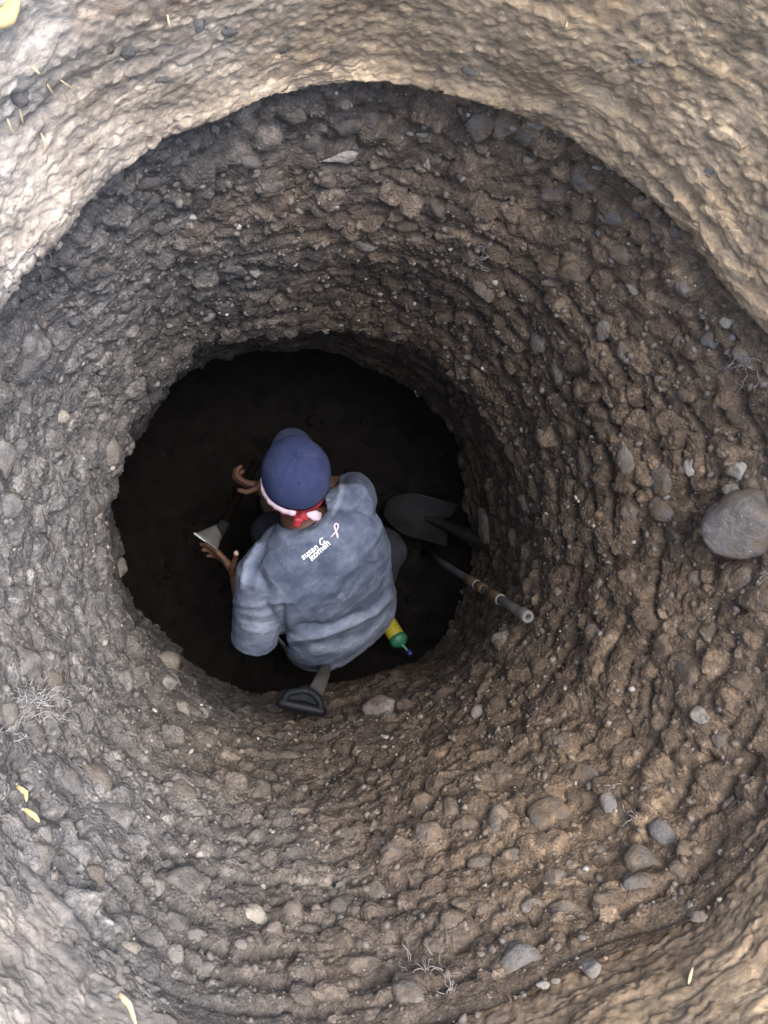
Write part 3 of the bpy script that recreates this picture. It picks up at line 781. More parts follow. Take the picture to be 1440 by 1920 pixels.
def hand(bm, wr, D, Tn, side, curls, thumb, L=0.080):
    """wr wrist, D forward, Tn thumb-side direction, side=+1 right hand / -1 left hand"""
    D = D.normalized(); Tn = (Tn - D * Tn.dot(D)).normalized()
    Nn = D.cross(Tn) * side                      # palm normal
    tips = []
    offs = (.027, .009, -.009, -.026); lens = ((.040, .024, .019), (.044, .027, .020), (.040, .025, .019), (.031, .019, .016))
    for k in range(4):
        kn = wr + D * (L - .006 * abs(k - 1)) + Tn * offs[k]
        tube(bm, [wr + Tn * offs[k] * .55 + D * .005, wr.lerp(kn, .6), kn], [.0165, .0155, .0115], 10, True, True)
        p = kn; a = curls[k] * .55
        for j, ln in enumerate(lens[k]):
            d = D * math.cos(a) + Nn * math.sin(a) + Tn * (.015 * (1.5 - k)) * math.cos(a)
            q = p + d.normalized() * ln
            r0 = .0108 - .0009 * j - (.001 if k == 3 else 0)
            tube(bm, [p, q], [r0, r0 - .0009], 10, True, True)
            p = q; a += curls[k]
        tips.append(p)
    base = wr + D * .022 + Tn * .026 + Nn * .006
    tube(bm, [wr + D * .012, base], [.016, .015], 10, True, True)
    p = base
    for d, ln, r0 in zip(thumb, (.042, .034, .026), (.0135, .0112, .0102)):
        q = p + d.normalized() * ln
        tube(bm, [p, q], [r0, r0 - .001], 10, True, True); p = q
    return tips, p, thumb[-1].normalized()

bm = bmesh.new()
# torso, neck, head
tube(bm, [PEL, L2, T4, C7], [.115, .095, .10, .058], 20, True, True)
tube(bm, [SHL, C7.lerp(T4, .25) - Vector((0, 0, .02)), SHR], [.045, .060, .045], 16, True, True)
tube(bm, [HIPL, PEL, HIPR], [.095, .10, .095], 16, True, True)
NKT = HC - Uh * .055 - Fh * .02
tube(bm, [C7 - Vector((0, 0, .03)), C7.lerp(NKT, .5) + Fh * .01, NKT], [.068, .058, .060], 18, True, True)
ell(bm, HC + Uh * .03 - Fh * .005, (Rh, Fh, Uh), (.076, .095, .088))
ell(bm, HC - Uh * .035 + Fh * .03, (Rh, Fh, Uh), (.062, .062, .082))
ell(bm, HC - Uh * .085 + Fh * .055, (Rh, Fh, Uh), (.036, .034, .030))             # chin
tube(bm, [HC + Fh * .088 + Uh * .012, HC + Fh * .112 - Uh * .03], [.008, .015], 10, True, True)   # nose
tube(bm, [HC + Fh * .083 - Uh * .058 - Rh * .02, HC + Fh * .090 - Uh * .058, HC + Fh * .083 - Uh * .058 + Rh * .02], [.006, .009, .006], 8, True, True)
tube(bm, [HC + Fh * .082 + Uh * .028 - Rh * .038, HC + Fh * .092 + Uh * .030, HC + Fh * .082 + Uh * .028 + Rh * .038], .009, 8, True, True)
for s in (-1, 1):                                                                  # ears, cheeks
    ell(bm, HC + Rh * s * .076 - Fh * .005 - Uh * .012, (Rh, Fh, Uh), (.010, .019, .032))
    ell(bm, HC + Rh * s * .038 + Fh * .066 - Uh * .022, (Rh, Fh, Uh), (.026, .022, .024))
# arms
for sh, el_, wr in ((SHL, ELL, WRL), (SHR, ELR, WRR)):
    tube(bm, [sh, sh.lerp(el_, .5), el_], [.048, .048, .042], 16, True, True)
    tube(bm, [el_, el_.lerp(wr, .3), wr], [.042, .043, .028], 16, True, True)
    tube(bm, [el_.lerp(wr, .8), wr + (wr - el_).normalized() * .02], [(.031), (.027)], 14, True, True)
DL = Vector((-.62, .78, -.05)); TL = Vector((.10, .12, .98))
tipsL, thL, thLd = hand(bm, WRL, DL, TL, -1, (.16, .24, .32, .40),
    (Vector((.05, .55, .85)), Vector((.30, .85, .55)), Vector((.10, .80, .75))))
DR = Vector((-1, .12, -.10)); TR = Vector((.12, .30, .95))
tipsR, thR, thRd = hand(bm, WRR, DR, TR, 1, (.88, .92, .95, .98),
    (Vector((-.40, -.45, .65)), Vector((-.85, -.35, .15)), Vector((-.90, .25, -.1))))
# legs
for hp, kn, an in ((HIPL, KNL, ANL), (HIPR, KNR, ANR)):
    tube(bm, [hp, hp.lerp(kn, .5), kn], [.090, .078, .058], 16, True, True)
    tube(bm, [kn, kn.lerp(an, .35), an], [.056, .056, .038], 16, True, True)
    ft = Vector((-.42, .9, 0)).normalized()
    tube(bm, [an - ft * .03 + Vector((0, 0, -.035)), an + ft * .09 + Vector((0, 0, -.05)), an + ft * .16 + Vector((0, 0, -.06))], [.038, .036, .026], 12, True, True)
body_me = unify(bm, .0042, 3, .5)
body = link('body', body_me, M_SKIN, man)
for s, hb in ((-1, None), (1, None)):
    b_ = bmesh.new(); ell(b_, HC + Fh * .079 + Uh * .008 + Rh * s * .032, (Rh, Fh, Uh), (.012, .012, .012), 2)
    e = finish('eye', b_, mat_simple('eye_white', (.6, .58, .55), .3, 0, .05, 30, 0) if s < 0 else bpy.data.materials['eye_white'], body)
    b_ = bmesh.new(); ell(b_, HC + Fh * .0885 + Uh * .007 + Rh * s * .032, (Rh, Fh, Uh), (.0055, .004, .0055), 2)
    finish('iris', b_, M_HAIR, body)
b_ = bmesh.new(); ell(b_, thL - thLd * .002 + Vector((0, -.002, .006)), (thLd, thLd.orthogonal(), thLd.cross(thLd.orthogonal())), (.009, .0075, .0068), 2)
finish('thumb_nail', b_, M_NAIL, body)

# hair below the cap, at the nape
b_ = bmesh.new(); ell(b_, HC + Uh * .022 - Fh * .012, (Rh, Fh, Uh), (.079, .093, .090), 3)
finish('hair', b_, M_HAIR, man)

# trousers
bm = bmesh.new()
tube(bm, [HIPL, PEL - Vector((0, 0, .0)), HIPR], [.112, .12, .112], 18, True, True)
tube(bm, [PEL, PEL.lerp(L2, .5)], [.130, .118], 18, True, True)
for hp, kn, an in ((HIPL, KNL, ANL), (HIPR, KNR, ANR)):
    tube(bm, [hp, hp.lerp(kn, .5), kn], [.106, .094, .072], 18, True, True)
    tube(bm, [kn, kn.lerp(an, .4), an + Vector((0, 0, .02))], [.079, .078, .060], 18, True, True)
me = unify(bm, .008, 4)
co = np.empty(len(me.vertices) * 3, np.float32); me.vertices.foreach_get('co', co); co = co.reshape(-1, 3)
nn = np.empty(len(me.vertices) * 3, np.float32); me.vertices.foreach_get('normal', nn); nn = nn.reshape(-1, 3)
d = np.array([mnoise.noise(Vector((p[0] * 14 + p[2] * 9, p[1] * 14 - p[2] * 9, p[2] * 26))) for p in co])
co += nn * (d[:, None] * .007); me.vertices.foreach_set('co', co.ravel()); me.update()
link('trousers', me, M_JEANS, man)
# boots
for an in (ANL, ANR):
    ft = Vector((-.42, .9, 0)).normalized(); sd_ = Vector((0, 0, 1)).cross(ft)
    z0 = floor_z(an.x, an.y)
    b_ = bmesh.new()
    base_ = Vector((an.x, an.y, z0))
    tube(b_, [base_ + Vector((0, 0, .13)), base_ + Vector((0, 0, .06)) - ft * .01, base_ + Vector((0, 0, .045)) - ft * .02], [.056, .054, .05], 14, True, True)
    tube(b_, [base_ - ft * .03 + Vector((0, 0, .048)), base_ + ft * .09 + Vector((0, 0, .05)), base_ + ft * .17 + Vector((0, 0, .042))], [(.045, .045), (.05, .044), (.042, .034)], 14, True, True)
    bo = link('boot', unify(b_, .006, 3), M_BOOT, man)
    b_ = bmesh.new()
    out = [(-.085, .030), (-.07, .042), (0, .046), (.09, .054), (.16, .050), (.205, .03), (.215, 0)]
    pts = [base_ + ft * a + sd_ * b for a, b in out] + [base_ + ft * a - sd_ * b for a, b in out[-2::-1]]
    lo = [b_.verts.new(p + Vector((0, 0, -.004))) for p in pts]; hi = [b_.verts.new(p + Vector((0, 0, .022))) for p in pts]
    b_.faces.new(lo[::-1]); b_.faces.new(hi)
    for k in range(len(pts)): b_.faces.new((lo[k], lo[(k + 1) % len(pts)], hi[(k + 1) % len(pts)], hi[k]))
    finish('sole', b_, M_BLACKPL, bo)

# ---- shirt
bm = bmesh.new()
TOR = [  # centre, half width, half depth
    (P(569, 978, .800), .080, .070), (P(579, 1007, .765), .168, .092), (P(598, 1036, .70), .216, .115), (P(613, 1068, .60), .226, .126),
    (P(621, 1103, .49), .218, .130), (P(627, 1129, .39), .220, .140), (P(630, 1145, .31), .230, .154), (P(630, 1152, .23), .232, .166), (P(631, 1154, .17), .236, .168)]
rings = []; SEG = 48
cs = [t[0] for t in TOR]
for i, (c, hw, hd) in enumerate(TOR):
    t = (cs[max(i - 1, 0)] - cs[min(i + 1, len(cs) - 1)]).normalized()
    x = (W - t * W.dot(t)).normalized(); y = t.cross(x)
    rr = []
    for k in range(SEG):
        a = 2 * math.pi * k / SEG; ca, sa = math.cos(a), math.sin(a)
        pw = 2 / 2.5
        rr.append(bm.verts.new(c + x * hw * math.copysign(abs(ca) ** pw, ca) + y * hd * math.copysign(abs(sa) ** pw, sa)))
    rings.append(rr)
for a, b in zip(rings, rings[1:]):
    for k in range(SEG): bm.faces.new((a[k], a[(k + 1) % SEG], b[(k + 1) % SEG], b[k]))
bm.faces.new(rings[0]); bm.faces.new(rings[-1][::-1])
SLL = SHL.lerp(ELL, .92) + Vector((.006, -.022, 0)); SLR = SHR.lerp(ELR, .70)
tube(bm, [C7.lerp(SHL, .35) - Vector((0, 0, .035)), SHL + Vector((0, 0, -.004)), SHL.lerp(SLL, .45), SLL, SLL + (SLL - SHL).normalized() * .04], [.068, .075, .076, .080, .082], 24, True, True)
tube(bm, [C7.lerp(SHR, .35) - Vector((0, 0, .035)), SHR + Vector((0, 0, -.004)), SHR.lerp(SLR, .45), SLR, SLR + (SLR - SHR).normalized() * .04], [.068, .070, .066, .066, .066], 24, True, True)
me = unify(bm, .0052, 14, .5)
b_ = bmesh.new(); b_.from_mesh(me)
axN = (HC - C7).normalized(); NK = P(566, 955, .77)
axL = (SLL - SHL).normalized(); axR = (SLR - SHR).normalized()
hem = P(631, 1154, .195).z
kill = []
for f in b_.faces:
    c = f.calc_center_median()
    hz = hem + .018 * mnoise.noise(c * 9)
    if c.z < hz: kill.append(f); continue
    dl = c - SLL
    if dl.dot(axL) > .0 and (dl - axL * dl.dot(axL)).length < .11: kill.append(f); continue
    dl = c - SLR
    if dl.dot(axR) > .0 and (dl - axR * dl.dot(axR)).length < .11: kill.append(f); continue
    dn = c - NK
    if (dn - axN * dn.dot(axN)).length < .077 and dn.dot(axN) > -.06: kill.append(f)
bmesh.ops.delete(b_, geom=kill, context='FACES')
loose = [v for v in b_.verts if not v.link_faces]
bmesh.ops.delete(b_, geom=loose, context='VERTS')
for _ in range(3):
    be = [v for v in b_.verts if v.is_boundary]
    newp = {}
    for v in be:
        nb = [e.other_vert(v).co for e in v.link_edges if e.is_boundary]
        if len(nb) == 2: newp[v] = v.co * .5 + (nb[0] + nb[1]) * .25
    for v, p in newp.items(): v.co = p
b_.to_mesh(me); b_.free()
nv = len(me.vertices)
co = np.empty(nv * 3, np.float32); me.vertices.foreach_get('co', co); co = co.reshape(-1, 3).astype(float)
nn = np.empty(nv * 3, np.float32); me.vertices.foreach_get('normal', nn); nn = nn.reshape(-1, 3).astype(float)
su, sv, sz_ = proj(co)
# folds drawn over the back: polylines in the plane of the photograph, (points, amplitude m, width px)
FOLDS = [
 ([(545, 1196), (600, 1188), (650, 1172), (700, 1146), (728, 1118)], .013, 7), ([(560, 1175), (620, 1172), (680, 1148)], -.009, 7),
 ([(585, 1215), (640, 1216), (690, 1190), (728, 1152)], .006, 9), ([(560, 1212), (610, 1203), (660, 1192)], -.004, 6),
 ([(535, 1150), (575, 1120), (615, 1080)], -.003, 7), ([(545, 1165), (600, 1125), (650, 1070)], .0028, 7), ([(570, 1170), (630, 1120), (672, 1070)], -.0022, 6),
 ([(600, 1165), (655, 1118), (690, 1075)], .0024, 6), ([(640, 1150), (680, 1115), (705, 1080)], -.002, 5),
 ([(528, 1140), (531, 1180), (530, 1225)], -.012, 8), ([(455, 1100), (462, 1060), (485, 1025)], .007, 6), ([(470, 1105), (476, 1065), (500, 1030)], -.005, 7),
 ([(440, 1128), (480, 1135), (520, 1128)], .004, 5), ([(445, 1146), (485, 1153), (524, 1145)], .004, 5), ([(450, 1160), (490, 1168), (526, 1162)], -.003, 4), ([(455, 1176), (490, 1184), (526, 1178)], .003, 5),
 ([(560, 1008), (590, 1003), (615, 985), (632, 955)], -.005, 4), ([(540, 1018), (595, 1016), (625, 992)], .003, 4), ([(640, 890), (640, 925), (625, 960)], .006, 5),
 ([(700, 1060), (715, 1085), (728, 1100)], -.006, 6), ([(640, 1010), (670, 1030), (690, 1060)], -.003, 10), ([(700, 940), (690, 970), (700, 1010)], .004, 8)]
disp = np.zeros(nv); lightened = np.zeros(nv)
for pl, am, wd in FOLDS:
    best = np.full(nv, 1e9)
    for (x0, y0), (x1, y1) in zip(pl, pl[1:]):
        dx, dy = x1 - x0, y1 - y0
        t = np.clip(((su - x0) * dx + (sv - y0) * dy) / (dx * dx + dy * dy), 0, 1)
        best = np.minimum(best, np.hypot(su - x0 - t * dx, sv - y0 - t * dy))
    gss = np.exp(-(best / wd) ** 2)
    up_ = np.clip(nn[:, 2] * 2 + .6, 0, 1)
    disp += am * gss * up_
    if am > .0045: lightened += .55 * gss * up_  # raised up-facing folds get a painted highlight
nz = np.array([mnoise.noise(Vector((p[0] * 11 + p[1] * 6, p[1] * 11 - p[0] * 6, p[2] * 7))) for p in co])
nz2 = np.array([mnoise.noise(Vector((p[0] * 30 + p[1] * 22, p[1] * 9 - p[0] * 12, p[2] * 20 + 5))) for p in co])
rdg = np.array([(1 - abs(mnoise.noise(Vector(((p[0] + p[1]) * 3.0, (p[1] - p[0]) * 9 + p[2] * 9, p[2] * 3 + 9))))) ** 5 for p in co])
rdg2 = np.array([(1 - abs(mnoise.noise(Vector((p[0] * 20 + p[1] * 6, p[1] * 20 - p[0] * 4, p[2] * 16 + 3))))) ** 6 for p in co])
disp += .003 * nz + .0024 * nz2 + .0022 * (rdg - .3) + .0012 * (rdg2 - .3)
lightened = lightened + .30 * np.clip(rdg - .62, 0, 1) + .25 * np.clip(rdg2 - .7, 0, 1)
# lower hem and sleeve paled: light on up-facing cloth put into the colour
low_ = np.clip((.37 - co[:, 2]) / .12, 0, 1) * np.clip(nn[:, 2] + .7, 0, 1)
slv = np.clip(1 - np.hypot(su - 485, sv - 1160) / 75, 0, 1)
lightened = np.clip(lightened + .6 * low_ + .6 * slv, 0, 1)
co += nn * disp[:, None]
me.vertices.foreach_set('co', co.astype(np.float32).ravel()); me.update()
at = me.attributes.new('lightened', 'FLOAT', 'POINT'); at.data.foreach_set('value', lightened.astype(np.float32))
me.polygons.foreach_set('use_smooth', [True] * len(me.polygons))
shirt = link('shirt', me, M_SHIRT, man)
so = shirt.modifiers.new('cloth_thickness', 'SOLIDIFY'); so.thickness = .0025; so.offset = 1
SB = BVHTree.FromObject(shirt, bpy.context.evaluated_depsgraph_get())
# ribbed collar, sewn round the neck opening
b_ = bmesh.new(); pts = []
xN = (Rh - axN * Rh.dot(axN)).normalized(); yN = axN.cross(xN)
for k in range(41):
    a = 2 * math.pi * k / 40
    q = NK + xN * .083 * math.cos(a) + yN * .083 * math.sin(a)
    hit = SB.ray_cast(q + axN * .25, -axN)
    pts.append((hit[0] + axN * .001) if hit[0] else None)
good = [p for p in pts if p is not None]; 
zz = [p if p is not None else None for p in pts]
for k in range(41):
    if zz[k] is None: zz[k] = NK + xN * .083 * math.cos(2 * math.pi * k / 40) + yN * .083 * math.sin(2 * math.pi * k / 40)
for _ in range(3): zz = [(zz[k - 1] if k else zz[-2]) * .25 + zz[k] * .5 + (zz[k + 1] if k < 40 else zz[1]) * .25 for k in range(41)]
tube(b_, zz, (.008, .0055), 10, False)
col = finish('collar', b_, M_SHIRT, shirt)
_a = col.data.attributes.new('lightened', 'FLOAT', 'POINT'); _a.data.foreach_set('value', [.75] * len(col.data.vertices))

def drape(me_, centre_px, z, ang, parent, name, mat, lift=.0034):
    """lay a flat outline (metres, x right, y up) on the shirt back"""
    c = P(*centre_px, z); ca, sa = math.cos(ang), math.sin(ang)
    for v in me_.vertices:
        x, y = v.co.x * ca - v.co.y * sa, v.co.x * sa + v.co.y * ca
        hit = SB.ray_cast(Vector((c.x + x, c.y + y, 1.4)), Vector((0, 0, -1)))
        if hit[0] is None: hit = (Vector((c.x + x, c.y + y, z)), Vector((0, 0, 1)))
        v.co = hit[0] + hit[1] * lift * (1 if hit[1].z > 0 else -1)
    me_.update()
    return link(name, me_, mat, parent, False)

def text_mesh(s, size, bold=.0):
    cu = bpy.data.curves.new('txt', 'FONT'); cu.body = s; cu.size = size; cu.offset = bold; cu.resolution_u = 3; cu.shear = .12
    o = bpy.data.objects.new('txt', cu); COL.objects.link(o)
    dg = bpy.context.evaluated_depsgraph_get(); dg.update()
    me_ = bpy.data.meshes.new_from_object(o.evaluated_get(dg)); bpy.data.objects.remove(o)
    b3 = bmesh.new(); b3.from_mesh(me_); bmesh.ops.triangulate(b3, faces=b3.faces[:])
    bmesh.ops.subdivide_edges(b3, edges=b3.edges[:], cuts=2, use_grid_fill=True); b3.to_mesh(me_); b3.free()
    return me_
drape(text_mesh('susan G.', .0262, .0003), (564, 1048), .70, math.radians(38), shirt, 'lettering', M_PRINT)
drape(text_mesh('komen', .0270, .0003), (579, 1050), .70, math.radians(42), shirt, 'lettering', M_PRINT)
# looped ribbon emblem
def ribbon():
    L = [(-.013, -.022), (-.006, -.013), (.000, -.003), (.0055, .008), (.0045, .0155), (.000, .0185), (-.0045, .0155), (-.0055, .008), (.000, -.003), (.006, -.012), (.0085, -.022)]
    wd = [.0008, .0022, .0026, .0020, .0018, .0018, .0018, .0020, .0026, .0030, .0018]
    b2 = bmesh.new()
    def cr(i, t):
        p = [Vector((*L[min(max(i + k, 0), len(L) - 1)], 0)) for k in (-1, 0, 1, 2)]
        return .5 * ((2 * p[1]) + (p[2] - p[0]) * t + (2 * p[0] - 5 * p[1] + 4 * p[2] - p[3]) * t * t + (3 * p[1] - p[0] - 3 * p[2] + p[3]) * t ** 3)
    S_ = [(cr(i, t / 5), wd[i] + (wd[i + 1] - wd[i]) * t / 5) for i in range(len(L) - 1) for t in range(5)] + [(Vector((*L[-1], 0)), wd[-1])]
    vs = []
    for k, (p, w2) in enumerate(S_):
        tg = (S_[min(k + 1, len(S_) - 1)][0] - S_[max(k - 1, 0)][0]).normalized(); nm = Vector((-tg.y, tg.x, 0))
        vs.append((b2.verts.new(p + nm * w2), b2.verts.new(p - nm * w2)))
    for a, b in zip(vs, vs[1:]): b2.faces.new((a[0], b[0], b[1], a[1]))
    m2 = bpy.data.meshes.new('ribbon_emblem'); b2.to_mesh(m2); b2.free()
    return m2
drape(ribbon(), (623, 995), .73, math.radians(-8), shirt, 'ribbon_emblem', M_PINK)

# ---- cap
capr = (.100, .119, .098)
CB = HC + Uh * .034 - Fh * .004
b_ = bmesh.new(); NU, NV = 96, 22; vr = []
for j in range(NV):
    t = j / (NV - 1); el_ = t * math.pi / 2
    row = []
    for i in range(NU):
        a = 2 * math.pi * i / NU
        rr = math.cos(el_) ** .82; zz_ = math.sin(el_) ** .9
        seam = math.exp(-(((a / (math.pi / 3) + .5) % 1 - .5) / .045) ** 2)
        dent = 1 - .012 * seam * math.sin(min(el_ * 2, math.pi / 2))
        dent *= 1 + .022 * mnoise.noise(Vector((math.cos(a) * 2.4, math.sin(a) * 2.4, t * 3 + 2)))
        p = CB + (Rh * capr[0] * math.cos(a) + Fh * capr[1] * math.sin(a)) * rr * dent + Uh * capr[2] * zz_ * dent
        row.append(b_.verts.new(p))
    vr.append(row)
inner = [b_.verts.new(CB + (v.co - CB) * .97 + Uh * .02) for v in vr[0]]
for a, b in zip([inner] + vr, vr):
    for k in range(NU): 
        f = (a[k], a[(k + 1) % NU], b[(k + 1) % NU], b[k])
        try: b_.faces.new(f)
        except ValueError: pass
crown_m = link('cap', (lambda m2: (bmesh.ops.remove_doubles(b_, verts=b_.verts[:], dist=1e-5), bmesh.ops.recalc_face_normals(b_, faces=b_.faces[:]), b_.to_mesh(m2), b_.free(), m2)[-1])(bpy.data.meshes.new('cap')), M_CAP, man)
b_ = bmesh.new(); top = []; bot = []
for j in range(9):
    t = j / 8; ra, rb = [], []
    for i in range(25):
        a = math.radians(24 + 132 * i / 24); s_ = (i / 24 - .5) * 2
        base_p = CB + Rh * capr[0] * .99 * math.cos(a) + Fh * capr[1] * .99 * math.sin(a)
        ext = .080 * (1 - abs(s_) ** 3.2)
        p = base_p + (Fh * .95 - Uh * .30) * ext * t + Rh * (-s_ * -.012) * t - Uh * (.020 * s_ * s_ * t) + Uh * .004
        ra.append(b_.verts.new(p)); rb.append(b_.verts.new(p - Uh * .0035))
    top.append(ra); bot.append(rb)
for g_ in (top, bot):
    for a, b in zip(g_, g_[1:]):
        for k in range(24): b_.faces.new((a[k], a[k + 1], b[k + 1], b[k]))
for k in range(24): b_.faces.new((top[-1][k], top[-1][k + 1], bot[-1][k + 1], bot[-1][k]))
finish('brim', b_, mat_simple('brim_navy', (0.018, 0.024, 0.05), .95, 0, .2, 22, .3, .0012, .1), crown_m)
b_ = bmesh.new(); ell(b_, CB + Uh * (capr[2] - .001), (Rh, Fh, Uh), (.008, .008, .004), 2); finish('button', b_, M_CAP, crown_m)
for k in range(6):
    a = math.pi / 6 + k * math.pi / 3; el_ = .92
    p = CB + (Rh * capr[0] * math.cos(a) + Fh * capr[1] * math.sin(a)) * math.cos(el_) ** .82 + Uh * capr[2] * math.sin(el_) ** .9
    nrm_ = ((p - CB) - Uh * .0).normalized()
    b_ = bmesh.new(); ell(b_, p, (nrm_.orthogonal().normalized(), nrm_.cross(nrm_.orthogonal().normalized()), nrm_), (.0042, .0042, .0022), 2)
    finish('eyelet', b_, M_DARKBLUE, crown_m)

# ---- bandana under the cap: red cotton with a white fold and a knot
def head_arc(a0, a1, n, lift, out, wob=0.0, sd_=0):
    ps = []
    for i in range(n):
        a = math.radians(a0 + (a1 - a0) * i / (n - 1))
        o = out + wob * mnoise.noise(Vector((i * .5, sd_, 1)))
        ps.append(CB - Uh * (.018 + lift + wob * mnoise.noise(Vector((i * .4, sd_, 5)))) + Rh * (capr[0] - .012 + o) * math.cos(a) + Fh * (capr[1] - .014 + o) * math.sin(a))
    return ps
b_ = bmesh.new(); tube(b_, head_arc(160, 385, 40, .010, -.006, .006, 1), [(.012, .020)] * 40, 12, True, True); band = finish('bandana', b_, M_REDBAND, man)
b_ = bmesh.new(); tube(b_, head_arc(176, 258, 22, -.004, .009, .004, 3), [.004 + .0075 * math.sin(math.pi * min(1, (i + 1) / 12) / 2) for i in range(22)], 12, True, True); finish('white_fold', b_, M_WHITEBAND, band)
b_ = bmesh.new(); tube(b_, head_arc(196, 300, 26, .020, .004, .009, 7), [.006 + .004 * abs(mnoise.noise(Vector((i * .6, 2, 2)))) for i in range(26)], 10, True, True); finish('red_fold', b_, M_REDBAND, band)
kn0 = CB - Uh * .026 - Fh * (capr[1] + .004) + Rh * .012
b_ = bmesh.new()
for o, r_ in (((0, 0, 0), .016), ((-.018, -.006, -.008), .013), ((.014, .0, .004), .012)):
    ell(b_, kn0 + Rh * o[0] + Fh * o[1] + Uh * o[2], (Rh, Fh, Uh), (r_, r_ * .8, r_ * .9), 2)
finish('knot', b_, M_REDBAND, band)
b_ = bmesh.new()
tube(b_, [kn0 + Rh * .012 + Uh * .010, kn0 + Rh * .030 - Fh * .004 + Uh * .008, kn0 + Rh * .046 + Fh * .002 - Uh * .006, kn0 + Rh * .036 - Fh * .006 - Uh * .024], [(.008, .006), (.016, .005), (.014, .004), (.003, .002)], 10, True, True)
finish('knot_tail', b_, M_WHITEBAND, band)
b_ = bmesh.new(); tube(b_, [kn0 - Rh * .01 - Fh * .006, kn0 - Rh * .022 - Fh * .014 - Uh * .014, kn0 - Rh * .03 - Fh * .012 - Uh * .028], [(.010, .006), (.013, .004), (.006, .002)], 10, True, True)
finish('knot_tail', b_, M_REDBAND, band)

# ------------------------------------------------------------------ tools
def blade_grid(fn, nu, nv, th, name, mat, parent):
    b2 = bmesh.new(); A = [[fn(i / (nu - 1), j / (nv - 1)) for i in range(nu)] for j in range(nv)]
    T_ = [[b2.verts.new(p) for p in r] for r in A]
    nrm_ = (A[0][-1] - A[0][0]).cross(A[-1][0] - A[0][0]).normalized()
    B_ = [[b2.verts.new(p - nrm_ * th) for p in r] for r in A]
    for j in range(nv - 1):
        for i in range(nu - 1):
            b2.faces.new((T_[j][i], T_[j][i + 1], T_[j + 1][i + 1], T_[j + 1][i])); b2.faces.new((B_[j][i], B_[j + 1][i], B_[j + 1][i + 1], B_[j][i + 1]))
    for i in range(nu - 1):
        b2.faces.new((T_[0][i], B_[0][i], B_[0][i + 1], T_[0][i + 1])); b2.faces.new((T_[-1][i], T_[-1][i + 1], B_[-1][i + 1], B_[-1][i]))
    for j in range(nv - 1):
        b2.faces.new((T_[j][0], T_[j + 1][0], B_[j + 1][0], B_[j][0])); b2.faces.new((T_[j][-1], B_[j][-1], B_[j + 1][-1], T_[j + 1][-1]))
    return finish(name, b2, mat, parent)

# hand-held digging blade in the left hand, its handle running to the right hand
hoe = empty('digging_hoe', P(390, 1005, .30), 'short digging hoe with bright wear on its blade edge held in the left hand', 'hoe')
q00, q10, q11, q01 = P(366, 1000, .455), P(408, 1031, .465), P(417, 1004, .40), P(413, 980, .38)
def fh(u, v):
    a = q00.lerp(q10, u); b = q01.lerp(q11, u)
    return a.lerp(b, v) + Vector((0, 0, .010 * math.sin(math.pi * u)))
blade_grid(fh, 10, 8, .005, 'blade', M_STEEL, hoe)
b_ = bmesh.new(); tube(b_, [q00.lerp(q10, t) + Vector((0, 0, .010 * math.sin(math.pi * t))) + (q00 - q01).normalized() * .002 for t in np.linspace(0, 1, 9)], (.0034, .0034), 8, True, True); finish('worn_edge', b_, M_EDGE, hoe)
gripR = (WRR + tipsR[1]) * .5 + Vector((-.02, 0, 0))
hs = q01.lerp(q11, .5)
b_ = bmesh.new(); tube(b_, [hs + (hs - gripR).normalized() * .02, hs.lerp(gripR, .15)], [.021, .019], 14); finish('socket', b_, M_STEELDULL, hoe)
b_ = bmesh.new(); tube(b_, [hs.lerp(gripR, .08), hs.lerp(gripR, .6), gripR + (gripR - hs).normalized() * .06], [.014, .0145, .0155], 14, True, True); finish('handle', b_, mat_simple('dark_handle_wood', (0.004, 0.0036, 0.003), 1.0, 0, .3, 30, .3, .002, 0.0), hoe)

# shovel lying on the floor right of the man
sho = empty('shovel', P(810, 980, .02), 'muddy steel shovel lying on the dark floor right of the crouching man', 'shovel')
s0, s1 = P(760, 962, .10), P(846, 985, .14)          # blade axis: from tip side to shoulders
axS = (s1 - s0); sideS = Vector((-axS.y, axS.x, 0)).normalized(); 
def fs_(u, v):
    x = u * 2 - 1
    wd = (.086 if v > .45 else .086 * (.35 + .65 * math.sin(v / .45 * math.pi / 2) ** .8))
    step = .03 * math.exp(-(x / .30) ** 2) * (1 if v > .7 else 0) * (v - .7) / .3
    p = s0 - axS * .45 + axS * 1.45 * v - axS.normalized() * step * 1.6
    return p + sideS * x * wd + Vector((0, 0, .028 * x * x - .012))
blade_grid(fs_, 21, 16, .0035, 'blade', M_STEELDULL, sho)
b_ = bmesh.new(); hE = P(946, 1046, .34)
sst = s1 - axS.normalized() * .05
tube(b_, [sst - axS.normalized() * .05, sst + Vector((0, 0, .015)), sst.lerp(P(900, 1015, .22), .7)], [.010, .020, .024], 14, True, True); finish('socket', b_, M_STEELDULL, sho)
b_ = bmesh.new(); tube(b_, [sst.lerp(P(900, 1015, .22), .5), P(900, 1016, .235), hE], [.019, .019, .0185], 14, True, True); finish('handle', b_, mat_simple('dark_shaft_wood', (0.014, 0.013, 0.012), .95, 0, .3, 30, .3, .002, .05), sho)

